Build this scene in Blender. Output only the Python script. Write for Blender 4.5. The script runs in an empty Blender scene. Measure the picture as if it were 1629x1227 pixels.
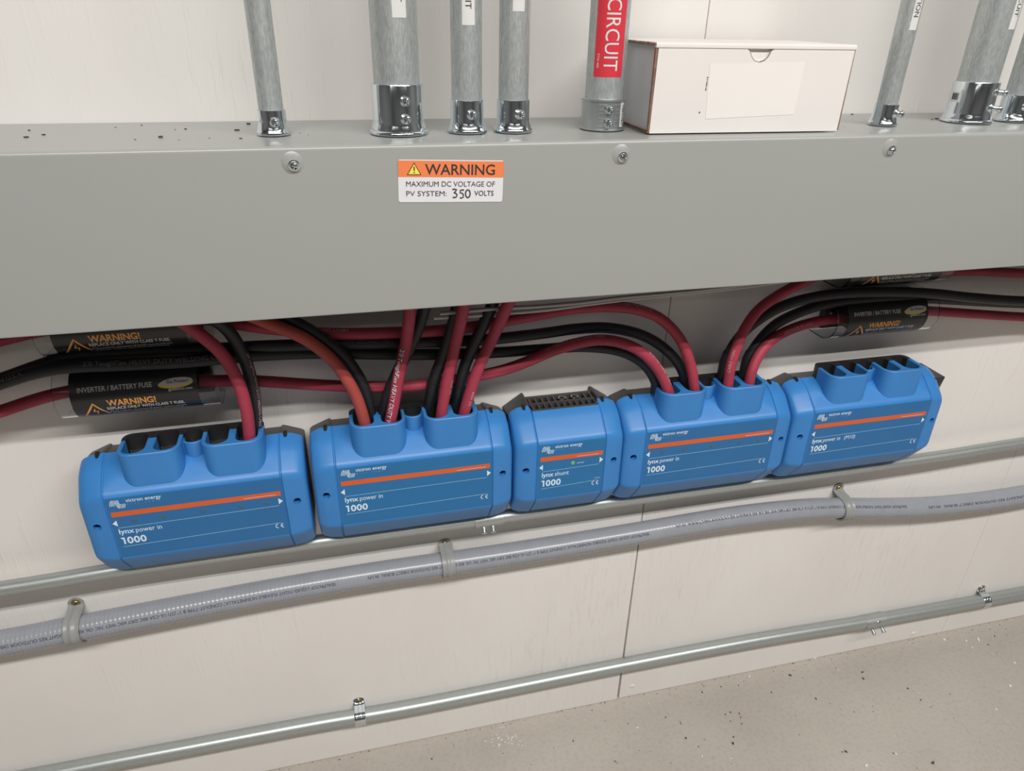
import bpy, bmesh, math, random
from mathutils import Vector, Matrix
random.seed(7)
S = bpy.context.scene
COL = S.collection
PI = math.pi

# ------------------------------------------------------------------ camera
CAM_F = 1128.88
CAM_C = Vector((0.340967, -0.944909, 1.297112))
CAM_R = (Matrix.Rotation(-0.251297, 3, 'Z') @ Matrix.Rotation(1.087549, 3, 'X') @ Matrix.Rotation(0.021297, 3, 'Z'))
cd = bpy.data.cameras.new('camera'); cam = bpy.data.objects.new('camera', cd); COL.objects.link(cam)
cd.sensor_fit = 'HORIZONTAL'; cd.sensor_width = 36.0; cd.lens = 36.0 * CAM_F / 1629.0
cd.clip_start = 0.02; cd.clip_end = 50
cam.matrix_world = Matrix.Translation(CAM_C) @ CAM_R.to_4x4()
S.camera = cam
# ------------------------------------------------------------------ view
S.view_settings.view_transform = 'Standard'
try: S.view_settings.look = 'None'
except Exception: pass
S.view_settings.gamma = 1.0
S.view_settings.use_curve_mapping = False
S.view_settings.exposure = 0.0
# ------------------------------------------------------------------ world: dim grey air of the rest of the building
w = bpy.data.worlds.new('World'); S.world = w; w.use_nodes = True
w.node_tree.nodes['Background'].inputs[0].default_value = (0.93, 0.95, 1.0, 1)
w.node_tree.nodes['Background'].inputs[1].default_value = 0.05
# ------------------------------------------------------------------ twin ceiling tubes near the wall, plus two added fill lights far back
def tube_light(x, y, z, length, power, tilt=0.0, col=(1.0, 0.972, 0.938)):
    l = bpy.data.lights.new('tube_or_fill_light', 'AREA'); l.shape = 'RECTANGLE'
    l.size = length; l.size_y = 0.045; l.energy = power; l.color = col
    o = bpy.data.objects.new('tube_or_fill_light', l); COL.objects.link(o)
    o.location = (x, y, z); o.rotation_euler = (tilt, 0, 0)
    return o
MAIN_P = 70.0
tube_light(0.95, -1.79, 2.85, 3.7, MAIN_P)
tube_light(0.95, -1.92, 2.85, 3.7, MAIN_P)
tube_light(2.2, -4.2, 2.96, 2.4, 8)  # added fill light behind the camera, no known fixture
tube_light(-1.4, -4.2, 2.96, 2.4, 8)  # its twin on the left, likewise only added as fill

def at(u, v, y):
    d = CAM_R @ Vector(((u - 814.5) / CAM_F, -(v - 613.5) / CAM_F, -1.0))
    t = (y - CAM_C.y) / d.y
    return CAM_C + d * t
def vhit(u, v, xc, yc, r):
    d = CAM_R @ Vector(((u - 814.5) / CAM_F, -(v - 613.5) / CAM_F, -1.0))
    ox, oy = CAM_C.x - xc, CAM_C.y - yc
    a = d.x**2 + d.y**2; b = ox * d.x + oy * d.y; c = ox * ox + oy * oy - r * r
    t = (-b - math.sqrt(max(0.0, b * b - a * c))) / a
    q = CAM_C + d * t
    return math.atan2(q.x - xc, -(q.y - yc)), q.z

# ------------------------------------------------------------------ materials
def _bsdf(name):
    m = bpy.data.materials.new(name); m.use_nodes = True
    return m, m.node_tree, m.node_tree.nodes['Principled BSDF']
def noise(nt, scale, detail=3.0, rough=0.5, stretch=(1, 1, 1)):
    tc = nt.nodes.new('ShaderNodeTexCoord'); mp = nt.nodes.new('ShaderNodeMapping')
    mp.inputs['Scale'].default_value = stretch
    nt.links.new(tc.outputs['Object'], mp.inputs['Vector'])
    n = nt.nodes.new('ShaderNodeTexNoise'); n.inputs['Scale'].default_value = scale
    n.inputs['Detail'].default_value = detail; n.inputs['Roughness'].default_value = rough
    nt.links.new(mp.outputs['Vector'], n.inputs['Vector'])
    return n.outputs['Fac']
def ramp(nt, fac, stops):
    r = nt.nodes.new('ShaderNodeValToRGB'); el = r.color_ramp.elements
    while len(el) < len(stops): el.new(0.5)
    for e, (p, c) in zip(el, stops):
        e.position = p; e.color = (*c, 1) if len(c) == 3 else c
    nt.links.new(fac, r.inputs['Fac']); return r.outputs['Color']
def bump(nt, b, height, strength, dist=0.001, prev=None):
    n = nt.nodes.new('ShaderNodeBump'); n.inputs['Strength'].default_value = strength
    n.inputs['Distance'].default_value = dist
    nt.links.new(height, n.inputs['Height'])
    if prev is not None: nt.links.new(prev, n.inputs['Normal'])
    nt.links.new(n.outputs['Normal'], b.inputs['Normal']); return n.outputs['Normal']
def simple(name, col, rough=0.5, metal=0.0, bscale=None, bstr=0.1, bdist=0.0004, spec=None, vary=0.0, vscale=8.0, coat=0.0):
    m, nt, b = _bsdf(name)
    b.inputs['Base Color'].default_value = (*col, 1); b.inputs['Roughness'].default_value = rough
    b.inputs['Metallic'].default_value = metal
    if spec is not None: b.inputs['Specular IOR Level'].default_value = spec
    if coat: b.inputs['Coat Weight'].default_value = coat
    if vary:
        f = noise(nt, vscale, 4.0)
        lo = tuple(c * (1 - vary) for c in col); hi = tuple(min(1, c * (1 + vary)) for c in col)
        nt.links.new(ramp(nt, f, [(0.3, lo), (0.7, hi)]), b.inputs['Base Color'])
    if bscale: bump(nt, b, noise(nt, bscale, 4.0), bstr, bdist)
    return m

def wall_material():
    m, nt, b = _bsdf('painted_plywood')
    f = noise(nt, 3.0, 4.0, 0.6, (1, 1, 0.6))
    nt.links.new(ramp(nt, f, [(0.3, (0.70, 0.675, 0.645)), (0.7, (0.75, 0.73, 0.70))]), b.inputs['Base Color'])
    b.inputs['Roughness'].default_value = 0.5
    g = noise(nt, 26.0, 3.0, 0.55, (5.0, 1.0, 0.45))      # wood grain under the paint, running up the sheet
    pm = noise(nt, 2.3, 2.0, 0.5, (1.0, 1.0, 0.7))        # grain shows in patches
    mul = nt.nodes.new('ShaderNodeMath'); mul.operation = 'MULTIPLY'
    pr = nt.nodes.new('ShaderNodeMapRange'); pr.inputs['From Min'].default_value = 0.45; pr.inputs['From Max'].default_value = 0.68
    nt.links.new(pm, pr.inputs['Value'])
    cr = nt.nodes.new('ShaderNodeMapRange'); cr.inputs['From Min'].default_value = 0.55; cr.inputs['From Max'].default_value = 0.72
    nt.links.new(g, cr.inputs['Value'])
    nt.links.new(cr.outputs[0], mul.inputs[0]); nt.links.new(pr.outputs[0], mul.inputs[1])
    p1 = bump(nt, b, mul.outputs[0], 0.75, 0.0013)
    p2 = bump(nt, b, noise(nt, 240.0, 2.0), 0.12, 0.0006, p1)
    bump(nt, b, noise(nt, 9.0, 3.0, 0.5, (1, 1, 1)), 0.25, 0.002, p2)
    return m
def floor_material():
    m, nt, b = _bsdf('concrete')
    f = noise(nt, 2.2, 8.0, 0.62)
    c1 = ramp(nt, f, [(0.3, (0.365, 0.330, 0.290)), (0.7, (0.440, 0.402, 0.358))])
    f2 = noise(nt, 120.0, 4.0, 0.6)
    c2 = ramp(nt, f2, [(0.30, (0.90, 0.895, 0.89)), (0.5, (1, 1, 1)), (0.75, (1.03, 1.03, 1.03))])
    mx = nt.nodes.new('ShaderNodeMix'); mx.data_type = 'RGBA'; mx.blend_type = 'MULTIPLY'; mx.inputs[0].default_value = 1
    nt.links.new(c1, mx.inputs[6]); nt.links.new(c2, mx.inputs[7])
    f3 = noise(nt, 38.0, 3.0, 0.5)
    c3 = ramp(nt, f3, [(0.68, (1, 1, 1)), (0.80, (0.88, 0.87, 0.86))])
    m2 = nt.nodes.new('ShaderNodeMix'); m2.data_type = 'RGBA'; m2.blend_type = 'MULTIPLY'; m2.inputs[0].default_value = 1
    nt.links.new(mx.outputs[2], m2.inputs[6]); nt.links.new(c3, m2.inputs[7])
    nt.links.new(m2.outputs[2], b.inputs['Base Color'])
    b.inputs['Roughness'].default_value = 0.75
    p = bump(nt, b, f2, 0.25, 0.0008); bump(nt, b, noise(nt, 14.0, 5.0), 0.3, 0.003, p)
    return m
def galvanised(name, axis, base=0.42, contrast=0.10, rough=0.38, tint=(0.94, 1.0, 1.0), fine=True, metal=0.6):
    m, nt, b = _bsdf(name)
    st = {'x': (0.25, 1, 1), 'z': (1, 1, 0.25)}[axis]
    f = noise(nt, 520.0, 3.0, 0.6, st)
    lo = tuple((base - contrast) * t for t in tint); hi = tuple((base + contrast) * t for t in tint)
    nt.links.new(ramp(nt, f, [(0.35, lo), (0.65, hi)]), b.inputs['Base Color'])
    b.inputs['Metallic'].default_value = metal
    g = noise(nt, 90.0, 3.0, 0.6, tuple(s if s == 1 else 0.02 for s in st))
    rr = nt.nodes.new('ShaderNodeMapRange'); rr.inputs['To Min'].default_value = rough - 0.08; rr.inputs['To Max'].default_value = rough + 0.1
    nt.links.new(g, rr.inputs['Value']); nt.links.new(rr.outputs[0], b.inputs['Roughness'])
    if fine: bump(nt, b, f, 0.35, 0.0004)
    return m
def rubber(name, col, rough=0.55):
    m, nt, b = _bsdf(name)
    f = noise(nt, 30.0, 4.0, 0.6)
    lo = tuple(c * 0.88 for c in col); hi = tuple(c * 1.12 for c in col)
    nt.links.new(ramp(nt, f, [(0.3, lo), (0.7, hi)]), b.inputs['Base Color'])
    b.inputs['Roughness'].default_value = rough
    b.inputs['Specular IOR Level'].default_value = 0.35
    bump(nt, b, noise(nt, 300.0, 2.0), 0.15, 0.0005)
    return m
def clear_plastic():
    m, nt, b = _bsdf('clear_plastic')
    b.inputs['Base Color'].default_value = (0.93, 0.95, 0.95, 1); b.inputs['Roughness'].default_value = 0.04
    b.inputs['Transmission Weight'].default_value = 1.0; b.inputs['IOR'].default_value = 1.25
    return m

M = dict(
    wall=wall_material(), floor=floor_material(),
    ceil=simple('ceiling_paint', (0.22, 0.22, 0.22), 0.8, bscale=60, bstr=0.1),
    plaster=simple('far_wall_paint', (0.16, 0.16, 0.16), 0.7, bscale=60, bstr=0.1),
    grey=simple('grey_enamel', (0.318, 0.328, 0.316), 0.30, bscale=400, bstr=0.06, bdist=0.0004, vary=0.02, vscale=2.5),
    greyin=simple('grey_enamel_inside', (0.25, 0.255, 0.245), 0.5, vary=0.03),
    pipez=galvanised('galvanised_vertical', 'z', 0.53, 0.075, 0.40),
    pipex=galvanised('galvanised_horizontal', 'x', 0.42, 0.025, 0.36, (0.94, 1.0, 0.98), fine=False),
    zinc=simple('bright_zinc', (0.74, 0.80, 0.84), 0.13, 1.0, bscale=40, bstr=0.12, bdist=0.0006, vary=0.06, vscale=30),
    diecast=simple('die_cast_zinc', (0.52, 0.55, 0.55), 0.38, 0.9, bscale=200, bstr=0.1),
    screw=simple('screw_steel', (0.70, 0.74, 0.76), 0.18, 1.0, vary=0.06, vscale=200),
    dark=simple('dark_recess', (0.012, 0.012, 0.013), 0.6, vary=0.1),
    blue=simple('blue_plastic', (0.040, 0.205, 0.520), 0.36, bscale=900, bstr=0.05, bdist=0.0002, vary=0.03, vscale=20, spec=0.4),
    blueL=simple('label_blue', (0.022, 0.135, 0.335), 0.42, vary=0.03, vscale=10, spec=0.4),
    blueL2=simple('label_teal_blue', (0.018, 0.145, 0.350), 0.42, vary=0.03, vscale=10, spec=0.4),
    orange=simple('label_orange', (0.62, 0.105, 0.022), 0.45, vary=0.03),
    ink=simple('white_print', (0.62, 0.74, 0.85), 0.5, vary=0.02),
    inkd=simple('pale_blue_print', (0.28, 0.50, 0.72), 0.5, vary=0.02),
    led=simple('clear_lens', (0.060, 0.105, 0.130), 0.25, vary=0.1),
    green=simple('green_lens', (0.16, 0.42, 0.10), 0.35, vary=0.1),
    black=simple('black_plastic', (0.020, 0.020, 0.022), 0.42, bscale=600, bstr=0.08, bdist=0.0003, vary=0.15),
    base=simple('mounting_base_plastic', (0.055, 0.050, 0.049), 0.5, bscale=600, bstr=0.08, bdist=0.0003, vary=0.1),
    red=rubber('red_rubber', (0.33, 0.037, 0.066)), red2=rubber('faded_red_rubber', (0.345, 0.060, 0.050)),
    blk=rubber('black_rubber', (0.017, 0.018, 0.021), 0.5),
    shrink=simple('heat_shrink', (0.012, 0.012, 0.013), 0.42, vary=0.1),
    txtr=simple('pink_print', (0.55, 0.33, 0.34), 0.6, vary=0.03), txtb=simple('grey_print', (0.075, 0.078, 0.085), 0.6, vary=0.03),
    txtb2=simple('light_grey_print', (0.14, 0.145, 0.15), 0.6, vary=0.03),
    wire=simple('grey_sheath', (0.42, 0.40, 0.39), 0.55, vary=0.05),
    flex=simple('grey_conduit_plastic', (0.275, 0.290, 0.325), 0.24, vary=0.04, vscale=40),
    clip=simple('grey_clamp_plastic', (0.270, 0.278, 0.275), 0.35, bscale=300, bstr=0.08, vary=0.05, vscale=40),
    brass=simple('brassy_screw', (0.42, 0.33, 0.19), 0.3, 1.0, vary=0.1),
    navy=simple('conduit_print', (0.045, 0.055, 0.085), 0.6, vary=0.03),
    card=simple('white_cardboard', (0.72, 0.69, 0.665), 0.7, bscale=90, bstr=0.08, vary=0.02, vscale=12),
    cardin=simple('grey_cardboard', (0.52, 0.53, 0.54), 0.7, vary=0.03),
    kraft=simple('brown_corrugate', (0.215, 0.120, 0.082), 0.8, bscale=500, bstr=0.4, vary=0.3, vscale=120),
    paper=simple('label_paper', (0.78, 0.755, 0.725), 0.45, vary=0.01),
    stick=simple('white_sticker', (0.70, 0.70, 0.73), 0.4, vary=0.01),
    sor=simple('sticker_orange', (0.80, 0.215, 0.075), 0.45, vary=0.02), sye=simple('sticker_yellow', (0.82, 0.72, 0.09), 0.4, vary=0.02),
    sbk=simple('sticker_black', (0.045, 0.035, 0.035), 0.5, vary=0.05), spen=simple('black_marker', (0.02, 0.018, 0.03), 0.5, vary=0.05),
    redl=simple('red_label', (0.62, 0.035, 0.055), 0.42, vary=0.03), whl=simple('white_label', (0.66, 0.66, 0.65), 0.5, vary=0.02),
    clear=clear_plastic(), flabel=simple('black_label', (0.017, 0.018, 0.020), 0.32, vary=0.1),
    fwhite=simple('fuse_white_print', (0.55, 0.56, 0.57), 0.5, vary=0.02), foran=simple('fuse_orange_print', (0.78, 0.36, 0.09), 0.5, vary=0.02),
    fyel=simple('fuse_yellow_print', (0.62, 0.50, 0.09), 0.4, vary=0.02), fsil=simple('fuse_silver_print', (0.50, 0.50, 0.50), 0.4, vary=0.02),
    chipw=simple('paint_chip', (0.75, 0.73, 0.70), 0.7, vary=0.05), chipd=simple('dark_grit', (0.06, 0.048, 0.042), 0.8, vary=0.3), chipr=simple('copper_scrap', (0.22, 0.07, 0.05), 0.6, vary=0.3),
    tape=simple('putty', (0.55, 0.53, 0.50), 0.8, vary=0.05),
)

# ------------------------------------------------------------------ object helpers
def props(o, label=None, cat=None, group=None, kind=None):
    if label: o['label'] = label
    if cat: o['category'] = cat
    if group: o['group'] = group
    if kind: o['kind'] = kind
    return o
def thing(name, loc, label, cat, group=None, rot=None):
    o = bpy.data.objects.new(name, None); COL.objects.link(o); o.location = loc
    o.empty_display_size = 0.02
    if rot: o.rotation_euler = rot
    return props(o, label, cat, group)
def link(name, me, parent=None, loc=None, rot=None):
    o = bpy.data.objects.new(name, me); COL.objects.link(o)
    if parent is not None: o.parent = parent
    if loc is not None: o.location = loc
    if rot is not None: o.rotation_euler = rot
    return o
class MB:
    def __init__(s): s.v = []; s.f = []
    def add(s, vs, fs):
        n = len(s.v); s.v += [tuple(p) for p in vs]; s.f += [tuple(i + n for i in q) for q in fs]; return s
    def box(s, x0, x1, y0, y1, z0, z1):
        return s.add([(x0,y0,z0),(x1,y0,z0),(x1,y1,z0),(x0,y1,z0),(x0,y0,z1),(x1,y0,z1),(x1,y1,z1),(x0,y1,z1)],
                     [(0,3,2,1),(4,5,6,7),(0,1,5,4),(1,2,6,5),(2,3,7,6),(3,0,4,7)])
    def loft(s, loops, caps=True, closed=True):
        n = len(loops[0]); vs = [p for l in loops for p in l]; fs = []
        for i in range(len(loops) - 1):
            for j in range(n if closed else n - 1):
                k = (j + 1) % n
                fs.append((i*n+j, i*n+k, (i+1)*n+k, (i+1)*n+j))
        if caps and closed:
            fs.append(tuple(reversed(range(n)))); fs.append(tuple((len(loops)-1)*n + j for j in range(n)))
        return s.add(vs, fs)
    def mesh(s, name, mat, smooth=None, bevel=0.0, bseg=2, sub=None):
        me = bpy.data.meshes.new(name); me.from_pydata(s.v, [], s.f)
        bm = bmesh.new(); bm.from_mesh(me)
        bmesh.ops.remove_doubles(bm, verts=bm.verts, dist=1e-6)
        bmesh.ops.recalc_face_normals(bm, faces=bm.faces)
        if bevel > 0:
            es = [e for e in bm.edges if len(e.link_faces) == 2 and e.calc_face_angle(0) > 0.5]
            bmesh.ops.bevel(bm, geom=es, offset=bevel, segments=bseg, profile=0.6, affect='EDGES', clamp_overlap=True)
        bm.to_mesh(me); bm.free()
        me.materials.append(mat)
        if smooth is not None:
            me.polygons.foreach_set('use_smooth', [True] * len(me.polygons))
            me.set_sharp_from_angle(angle=math.radians(smooth))
        return me
    def obj(s, name, mat, parent=None, smooth=None, bevel=0.0, bseg=2, loc=None, rot=None):
        return link(name, s.mesh(name, mat, smooth, bevel, bseg), parent, loc, rot)

def arc(cx, cy, r, a0, a1, n):
    return [(cx + r * math.cos(a0 + (a1 - a0) * i / n), cy + r * math.sin(a0 + (a1 - a0) * i / n)) for i in range(n + 1)]
def roundpoly(pts, rad, seg=4):
    out = []; n = len(pts)
    for i in range(n):
        p = Vector(pts[i]); a = Vector(pts[i-1]); b = Vector(pts[(i+1) % n]); r = rad[i] if hasattr(rad, '__len__') else rad
        da = (a - p); db = (b - p)
        d = min(r, da.length * 0.45, db.length * 0.45)
        if r <= 0:
            d = 1e-5
        q0 = p + da.normalized() * d; q2 = p + db.normalized() * d
        for k in range(seg + 1):
            t = k / seg
            out.append(tuple(q0 * (1-t)**2 + p * 2*t*(1-t) + q2 * t*t))
    return out
def prism(mb, poly, z0, z1, M4=None):
    """extrude a 2D polygon (x,y) from z0 to z1"""
    n = len(poly); vs = [(x, y, z0) for x, y in poly] + [(x, y, z1) for x, y in poly]
    if M4: vs = [tuple(M4 @ Vector(p)) for p in vs]
    fs = [tuple(reversed(range(n))), tuple(range(n, 2*n))] + [(i, (i+1) % n, n + (i+1) % n, n + i) for i in range(n)]
    return mb.add(vs, fs)
def lathe(mb, prof, seg=32, M4=None, caps=True):
    loops = []
    for r, z in prof:
        l = [(r * math.cos(2*PI*k/seg), r * math.sin(2*PI*k/seg), z) for k in range(seg)]
        if M4: l = [tuple(M4 @ Vector(p)) for p in l]
        loops.append(l)
    return mb.loft(loops, caps)
def catmull(pts, per=10):
    P = [Vector(p) for p in pts]; P = [P[0]*2 - P[1]] + P + [P[-1]*2 - P[-2]]; out = []
    for i in range(1, len(P) - 2):
        p0, p1, p2, p3 = P[i-1:i+3]
        # centripetal
        def tj(t, a, b): return t + max(1e-6, (b - a).length) ** 0.5
        t0 = 0; t1 = tj(t0, p0, p1); t2 = tj(t1, p1, p2); t3 = tj(t2, p2, p3)
        for k in range(per):
            t = t1 + (t2 - t1) * k / per
            A1 = p0*((t1-t)/(t1-t0)) + p1*((t-t0)/(t1-t0)); A2 = p1*((t2-t)/(t2-t1)) + p2*((t-t1)/(t2-t1)); A3 = p2*((t3-t)/(t3-t2)) + p3*((t-t2)/(t3-t2))
            B1 = A1*((t2-t)/(t2-t0)) + A2*((t-t0)/(t2-t0)); B2 = A2*((t3-t)/(t3-t1)) + A3*((t-t1)/(t3-t1))
            out.append(B1*((t2-t)/(t2-t1)) + B2*((t-t1)/(t2-t1)))
    out.append(P[-2]); return out
def resample(path, step):
    out = [path[0].copy()]; acc = 0.0; nxt = step
    for a, b in zip(path, path[1:]):
        L = (b - a).length
        while acc + L >= nxt:
            out.append(a.lerp(b, (nxt - acc) / L)); nxt += step
        acc += L
    if (out[-1] - path[-1]).length > step * 0.3: out.append(path[-1].copy())
    return out
REF = Vector((0, -0.8, 0.6))
def frames(path):
    fr = []
    for i, p in enumerate(path):
        t = (path[min(i+1, len(path)-1)] - path[max(i-1, 0)]).normalized()
        n = (REF - t * REF.dot(t)).normalized(); b = t.cross(n)
        fr.append((p, t, n, b))
    return fr
def tube(mb, path, r, seg=16, rf=None):
    loops = []
    for i, (p, t, n, b) in enumerate(frames(path)):
        rr = rf(i) if rf else r
        loops.append([tuple(p + (n * math.cos(2*PI*k/seg) + b * math.sin(2*PI*k/seg)) * rr) for k in range(seg)])
    return mb.loft(loops)
_tc = {}
def text2d(body, bold=0.0, space=1.0):
    """flat glyph mesh: (verts, faces, width); cap height about 1"""
    key = (body, bold, space)
    if key in _tc: return _tc[key]
    c = bpy.data.curves.new('lettering', 'FONT'); c.body = body; c.size = 1 / 0.7; c.offset = bold; c.space_character = space
    c.resolution_u = 3
    o = bpy.data.objects.new('lettering', c); COL.objects.link(o)
    bpy.context.view_layer.update()
    dg = bpy.context.evaluated_depsgraph_get()
    me = bpy.data.meshes.new_from_object(o.evaluated_get(dg))
    vs = [(v.co.x, v.co.y) for v in me.vertices]; fs = [tuple(p.vertices) for p in me.polygons]
    bpy.data.objects.remove(o); bpy.data.curves.remove(c); bpy.data.meshes.remove(me)
    x0 = min(v[0] for v in vs); x1 = max(v[0] for v in vs)
    vs = [(x - x0, y) for x, y in vs]
    _tc[key] = (vs, fs, x1 - x0); return _tc[key]
def put_text(mb, body, f, height, width=None, bold=0.0, x=0.0, y=0.0, italic=0.0, space=1.0):
    vs, fs, w = text2d(body, 0.0 if 'M' in body else bold, space)
    sx = (width / w) if width else height
    mb.add([f(x + vx * sx + vy * height * italic, y + vy * height) for vx, vy in vs], fs)
    return w * sx
def fine(vs, fs, step=0.16):
    bm = bmesh.new(); V = [bm.verts.new((x, y, 0)) for x, y in vs]
    for f_ in fs:
        try: bm.faces.new([V[i] for i in f_])
        except ValueError: pass
    for _ in range(4):
        bmesh.ops.triangulate(bm, faces=bm.faces)
        es = [e for e in bm.edges if e.calc_length() > step]
        if not es: break
        bmesh.ops.subdivide_edges(bm, edges=es, cuts=1)
    bmesh.ops.triangulate(bm, faces=bm.faces)
    bm.verts.index_update(); r = [(v.co.x, v.co.y) for v in bm.verts], [tuple(v.index for v in f_.verts) for f_ in bm.faces]
    bm.free(); return r
def ribbon(mb, pts, wd, f):
    n = len(pts); vs = []
    for i in range(n):
        a = Vector(pts[max(i-1, 0)]); b = Vector(pts[min(i+1, n-1)]); t = (b - a).normalized(); nn = Vector((-t.y, t.x)) * wd / 2
        p = Vector(pts[i]); vs += [f(*(p + nn)), f(*(p - nn))]
    mb.add(vs, [(2*i, 2*i+1, 2*i+3, 2*i+2) for i in range(n-1)])
def poly2(mb, pts, f): mb.add([f(*p) for p in pts], [tuple(range(len(pts)))])
def tube_text(mb, body, path, s0, height, r, phi=0.0, flip=False, bold=0.02, width=None, space=1.0):
    fr = frames(path); L = [0.0]
    for a, b in zip(path, path[1:]): L.append(L[-1] + (b - a).length)
    vs, fs, w = text2d(body, bold, space); sx = (width / w) if width else height
    out = []
    for vx, vy in vs:
        s = s0 - vx * sx if flip else s0 + vx * sx
        a = -(vy - 0.5) * height / r if flip else (vy - 0.5) * height / r
        s = max(0, min(L[-1] - 1e-6, s))
        lo = 0; hi = len(L) - 1
        while hi - lo > 1:
            mid = (lo + hi) // 2
            if L[mid] <= s: lo = mid
            else: hi = mid
        t = (s - L[lo]) / max(1e-9, L[hi] - L[lo])
        p = path[lo].lerp(path[hi], t); n = fr[lo][2].lerp(fr[hi][2], t).normalized(); b = fr[lo][3].lerp(fr[hi][3], t).normalized()
        # b points along t x n; glyph 'up' is -b when reading along +t
        ang = phi + a
        out.append(tuple(p + (n * math.cos(ang) - b * math.sin(ang)) * r))
    mb.add(out, fs)
def near_s(path, q):
    L = 0; best = (1e9, 0)
    for i, p in enumerate(path):
        if i: L += (p - path[i-1]).length
        d = (p - q).length
        if d < best[0]: best = (d, L)
    return best[1]
def screw_head(mb, M4, r=0.0045, h=0.0026, phillips=True):
    seg = 24; prof = [(0.001*r/0.0045*0.2, h), (r*0.25, h), (r*0.5, h*0.97), (r*0.75, h*0.8), (r*0.93, h*0.5), (r, h*0.15), (r, 0)]
    loops = []
    for i, (rr, z) in enumerate(prof):
        l = []
        for k in range(seg):
            a = 2*PI*k/seg; zz = z
            if phillips and i < 3 and min(abs(math.cos(a)), abs(math.sin(a))) < 0.3: zz = z - h*0.75
            l.append(tuple(M4 @ Vector((rr*math.cos(a), rr*math.sin(a), zz))))
        loops.append(l)
    mb.loft(loops)
def orient(loc, direction, roll=0.0):
    q = Vector(direction).normalized().to_track_quat('Z', 'Y')
    return Matrix.Translation(loc) @ q.to_matrix().to_4x4() @ Matrix.Rotation(roll, 4, 'Z')
def boolean_cut(me, cutters, name):
    o = bpy.data.objects.new('cut_target', me); COL.objects.link(o)
    objs = []
    for c in cutters:
        q = bpy.data.objects.new('cutter', c); COL.objects.link(q); objs.append(q)
        md = o.modifiers.new('b', 'BOOLEAN'); md.operation = 'DIFFERENCE'; md.solver = 'EXACT'; md.object = q
    bpy.context.view_layer.update()
    dg = bpy.context.evaluated_depsgraph_get()
    out = bpy.data.meshes.new_from_object(o.evaluated_get(dg)); out.name = name
    for q in objs: bpy.data.objects.remove(q)
    bpy.data.objects.remove(o)
    return out

# ------------------------------------------------------------------ room shell
RX0, RX1, RY0, RZ1 = -2.4, 3.8, -5.4, 3.1
def slab(name, x0, x1, y0, y1, z0, z1, mat):
    return props(MB().box(x0, x1, y0, y1, z0, z1).obj(name, mat), kind='structure')
slab('floor', RX0, RX1, RY0, 0.08, -0.08, 0.0, M['floor'])
slab('ceiling', RX0, RX1, RY0, 0.08, RZ1, RZ1 + 0.08, M['ceil'])
slab('wall_left', RX0 - 0.08, RX0, RY0, 0.08, 0, RZ1, M['plaster'])
slab('wall_right', RX1, RX1 + 0.08, RY0, 0.08, 0, RZ1, M['plaster'])
slab('wall_front', RX0, RX1, RY0 - 0.08, RY0, 0, RZ1, M['plaster'])
wb = slab('wall_back', RX0, RX1, 0.012, 0.08, 0, RZ1, M['tape'])
def sheet(x0, x1, z0, z1, prd, chamfer=0.0008):
    MB().box(x0, x1, -prd, 0.012, z0, z1).obj('panel', M['wall'], wb, bevel=chamfer, bseg=1)
# lower and upper sheets of painted plywood; the joint beside the centre opens towards the floor
XA, XB = 0.8345, 1.6605
sheet(RX0, -0.386, 0.001, RZ1, 0.0)
mb = MB(); y0, y1 = -0.0012, 0.012; zz = (0.001, 0.62, RZ1); xr = (XA - 0.0046, XA - 0.0010, XA - 0.0007)
fr_ = [(-0.3855, y0, z) for z in zz] + [(x, y0, z) for x, z in zip(xr, zz)]
mb.add(fr_ + [(x, y1, z) for x, _, z in fr_], [(0,3,4,1), (1,4,5,2), (6,7,10,9), (7,8,11,10), (0,1,7,6), (1,2,8,7), (3,9,10,4), (4,10,11,5), (0,6,9,3), (2,5,11,8)])
mb.obj('panel', M['wall'], wb, bevel=0.0006, bseg=1)
sheet(XA + 0.0007, XB - 0.0004, 0.001, RZ1, 0.0); sheet(XB + 0.0004, RX1, 0.001, RZ1, 0.0)
# puttied screw dimples near the foot of the sheets
for u, v in ((951, 1103), (1006, 1092), (1296, 1050), (1453, 1008), (462, 1203), (655, 1168)):
    p = at(u, v, 0.0)
    mb = MB(); prof = [(0.0005, 0.0009), (0.003, 0.0010), (0.0055, 0.0004), (0.0065, -0.001)]
    lathe(mb, prof, 14, orient(p, (0, -1, 0))); mb.obj('filler_patch', M['chipw'], wb, smooth=50)

# ------------------------------------------------------------------ wireway (grey sheet-steel trough)
YB, ZT, ZB = -0.1988, 1.1785, 1.0012
WX0, WX1 = -1.6, 3.2
wway = thing('wireway', (0.6, 0, ZB), 'long grey enamelled steel trunking box running the width of the wall under the upright pipes', 'wireway')
wy = lambda mb, n, mat, **k: (lambda o: (setattr(o, 'location', (-0.6, 0, -ZB)), o)[1])(mb.obj(n, mat, wway, **k))
prof = [(YB + 0.0045, ZB), (YB, ZB), (YB, ZT), (-0.185, ZT), (-0.185, ZT - 0.0015), (YB + 0.0015, ZT - 0.0015), (YB + 0.0015, ZB + 0.0015), (YB + 0.0045, ZB + 0.0015)]
rp = roundpoly(prof, [0.0005, 0.002, 0.0045, 0.0003, 0.0003, 0.003, 0.0015, 0.0003], 5)
wy(MB().loft([[(x, y, z) for y, z in rp] for x in (WX0, WX1)]), 'front_cover', M['grey'], smooth=35)
wy(MB().box(WX0, WX1, -0.1955, -0.0018, ZT - 0.0035, ZT - 0.0012), 'top_plate', M['grey'])
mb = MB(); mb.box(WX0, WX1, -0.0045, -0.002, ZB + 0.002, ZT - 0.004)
wy(mb, 'back_plate', M['greyin'])
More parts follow.
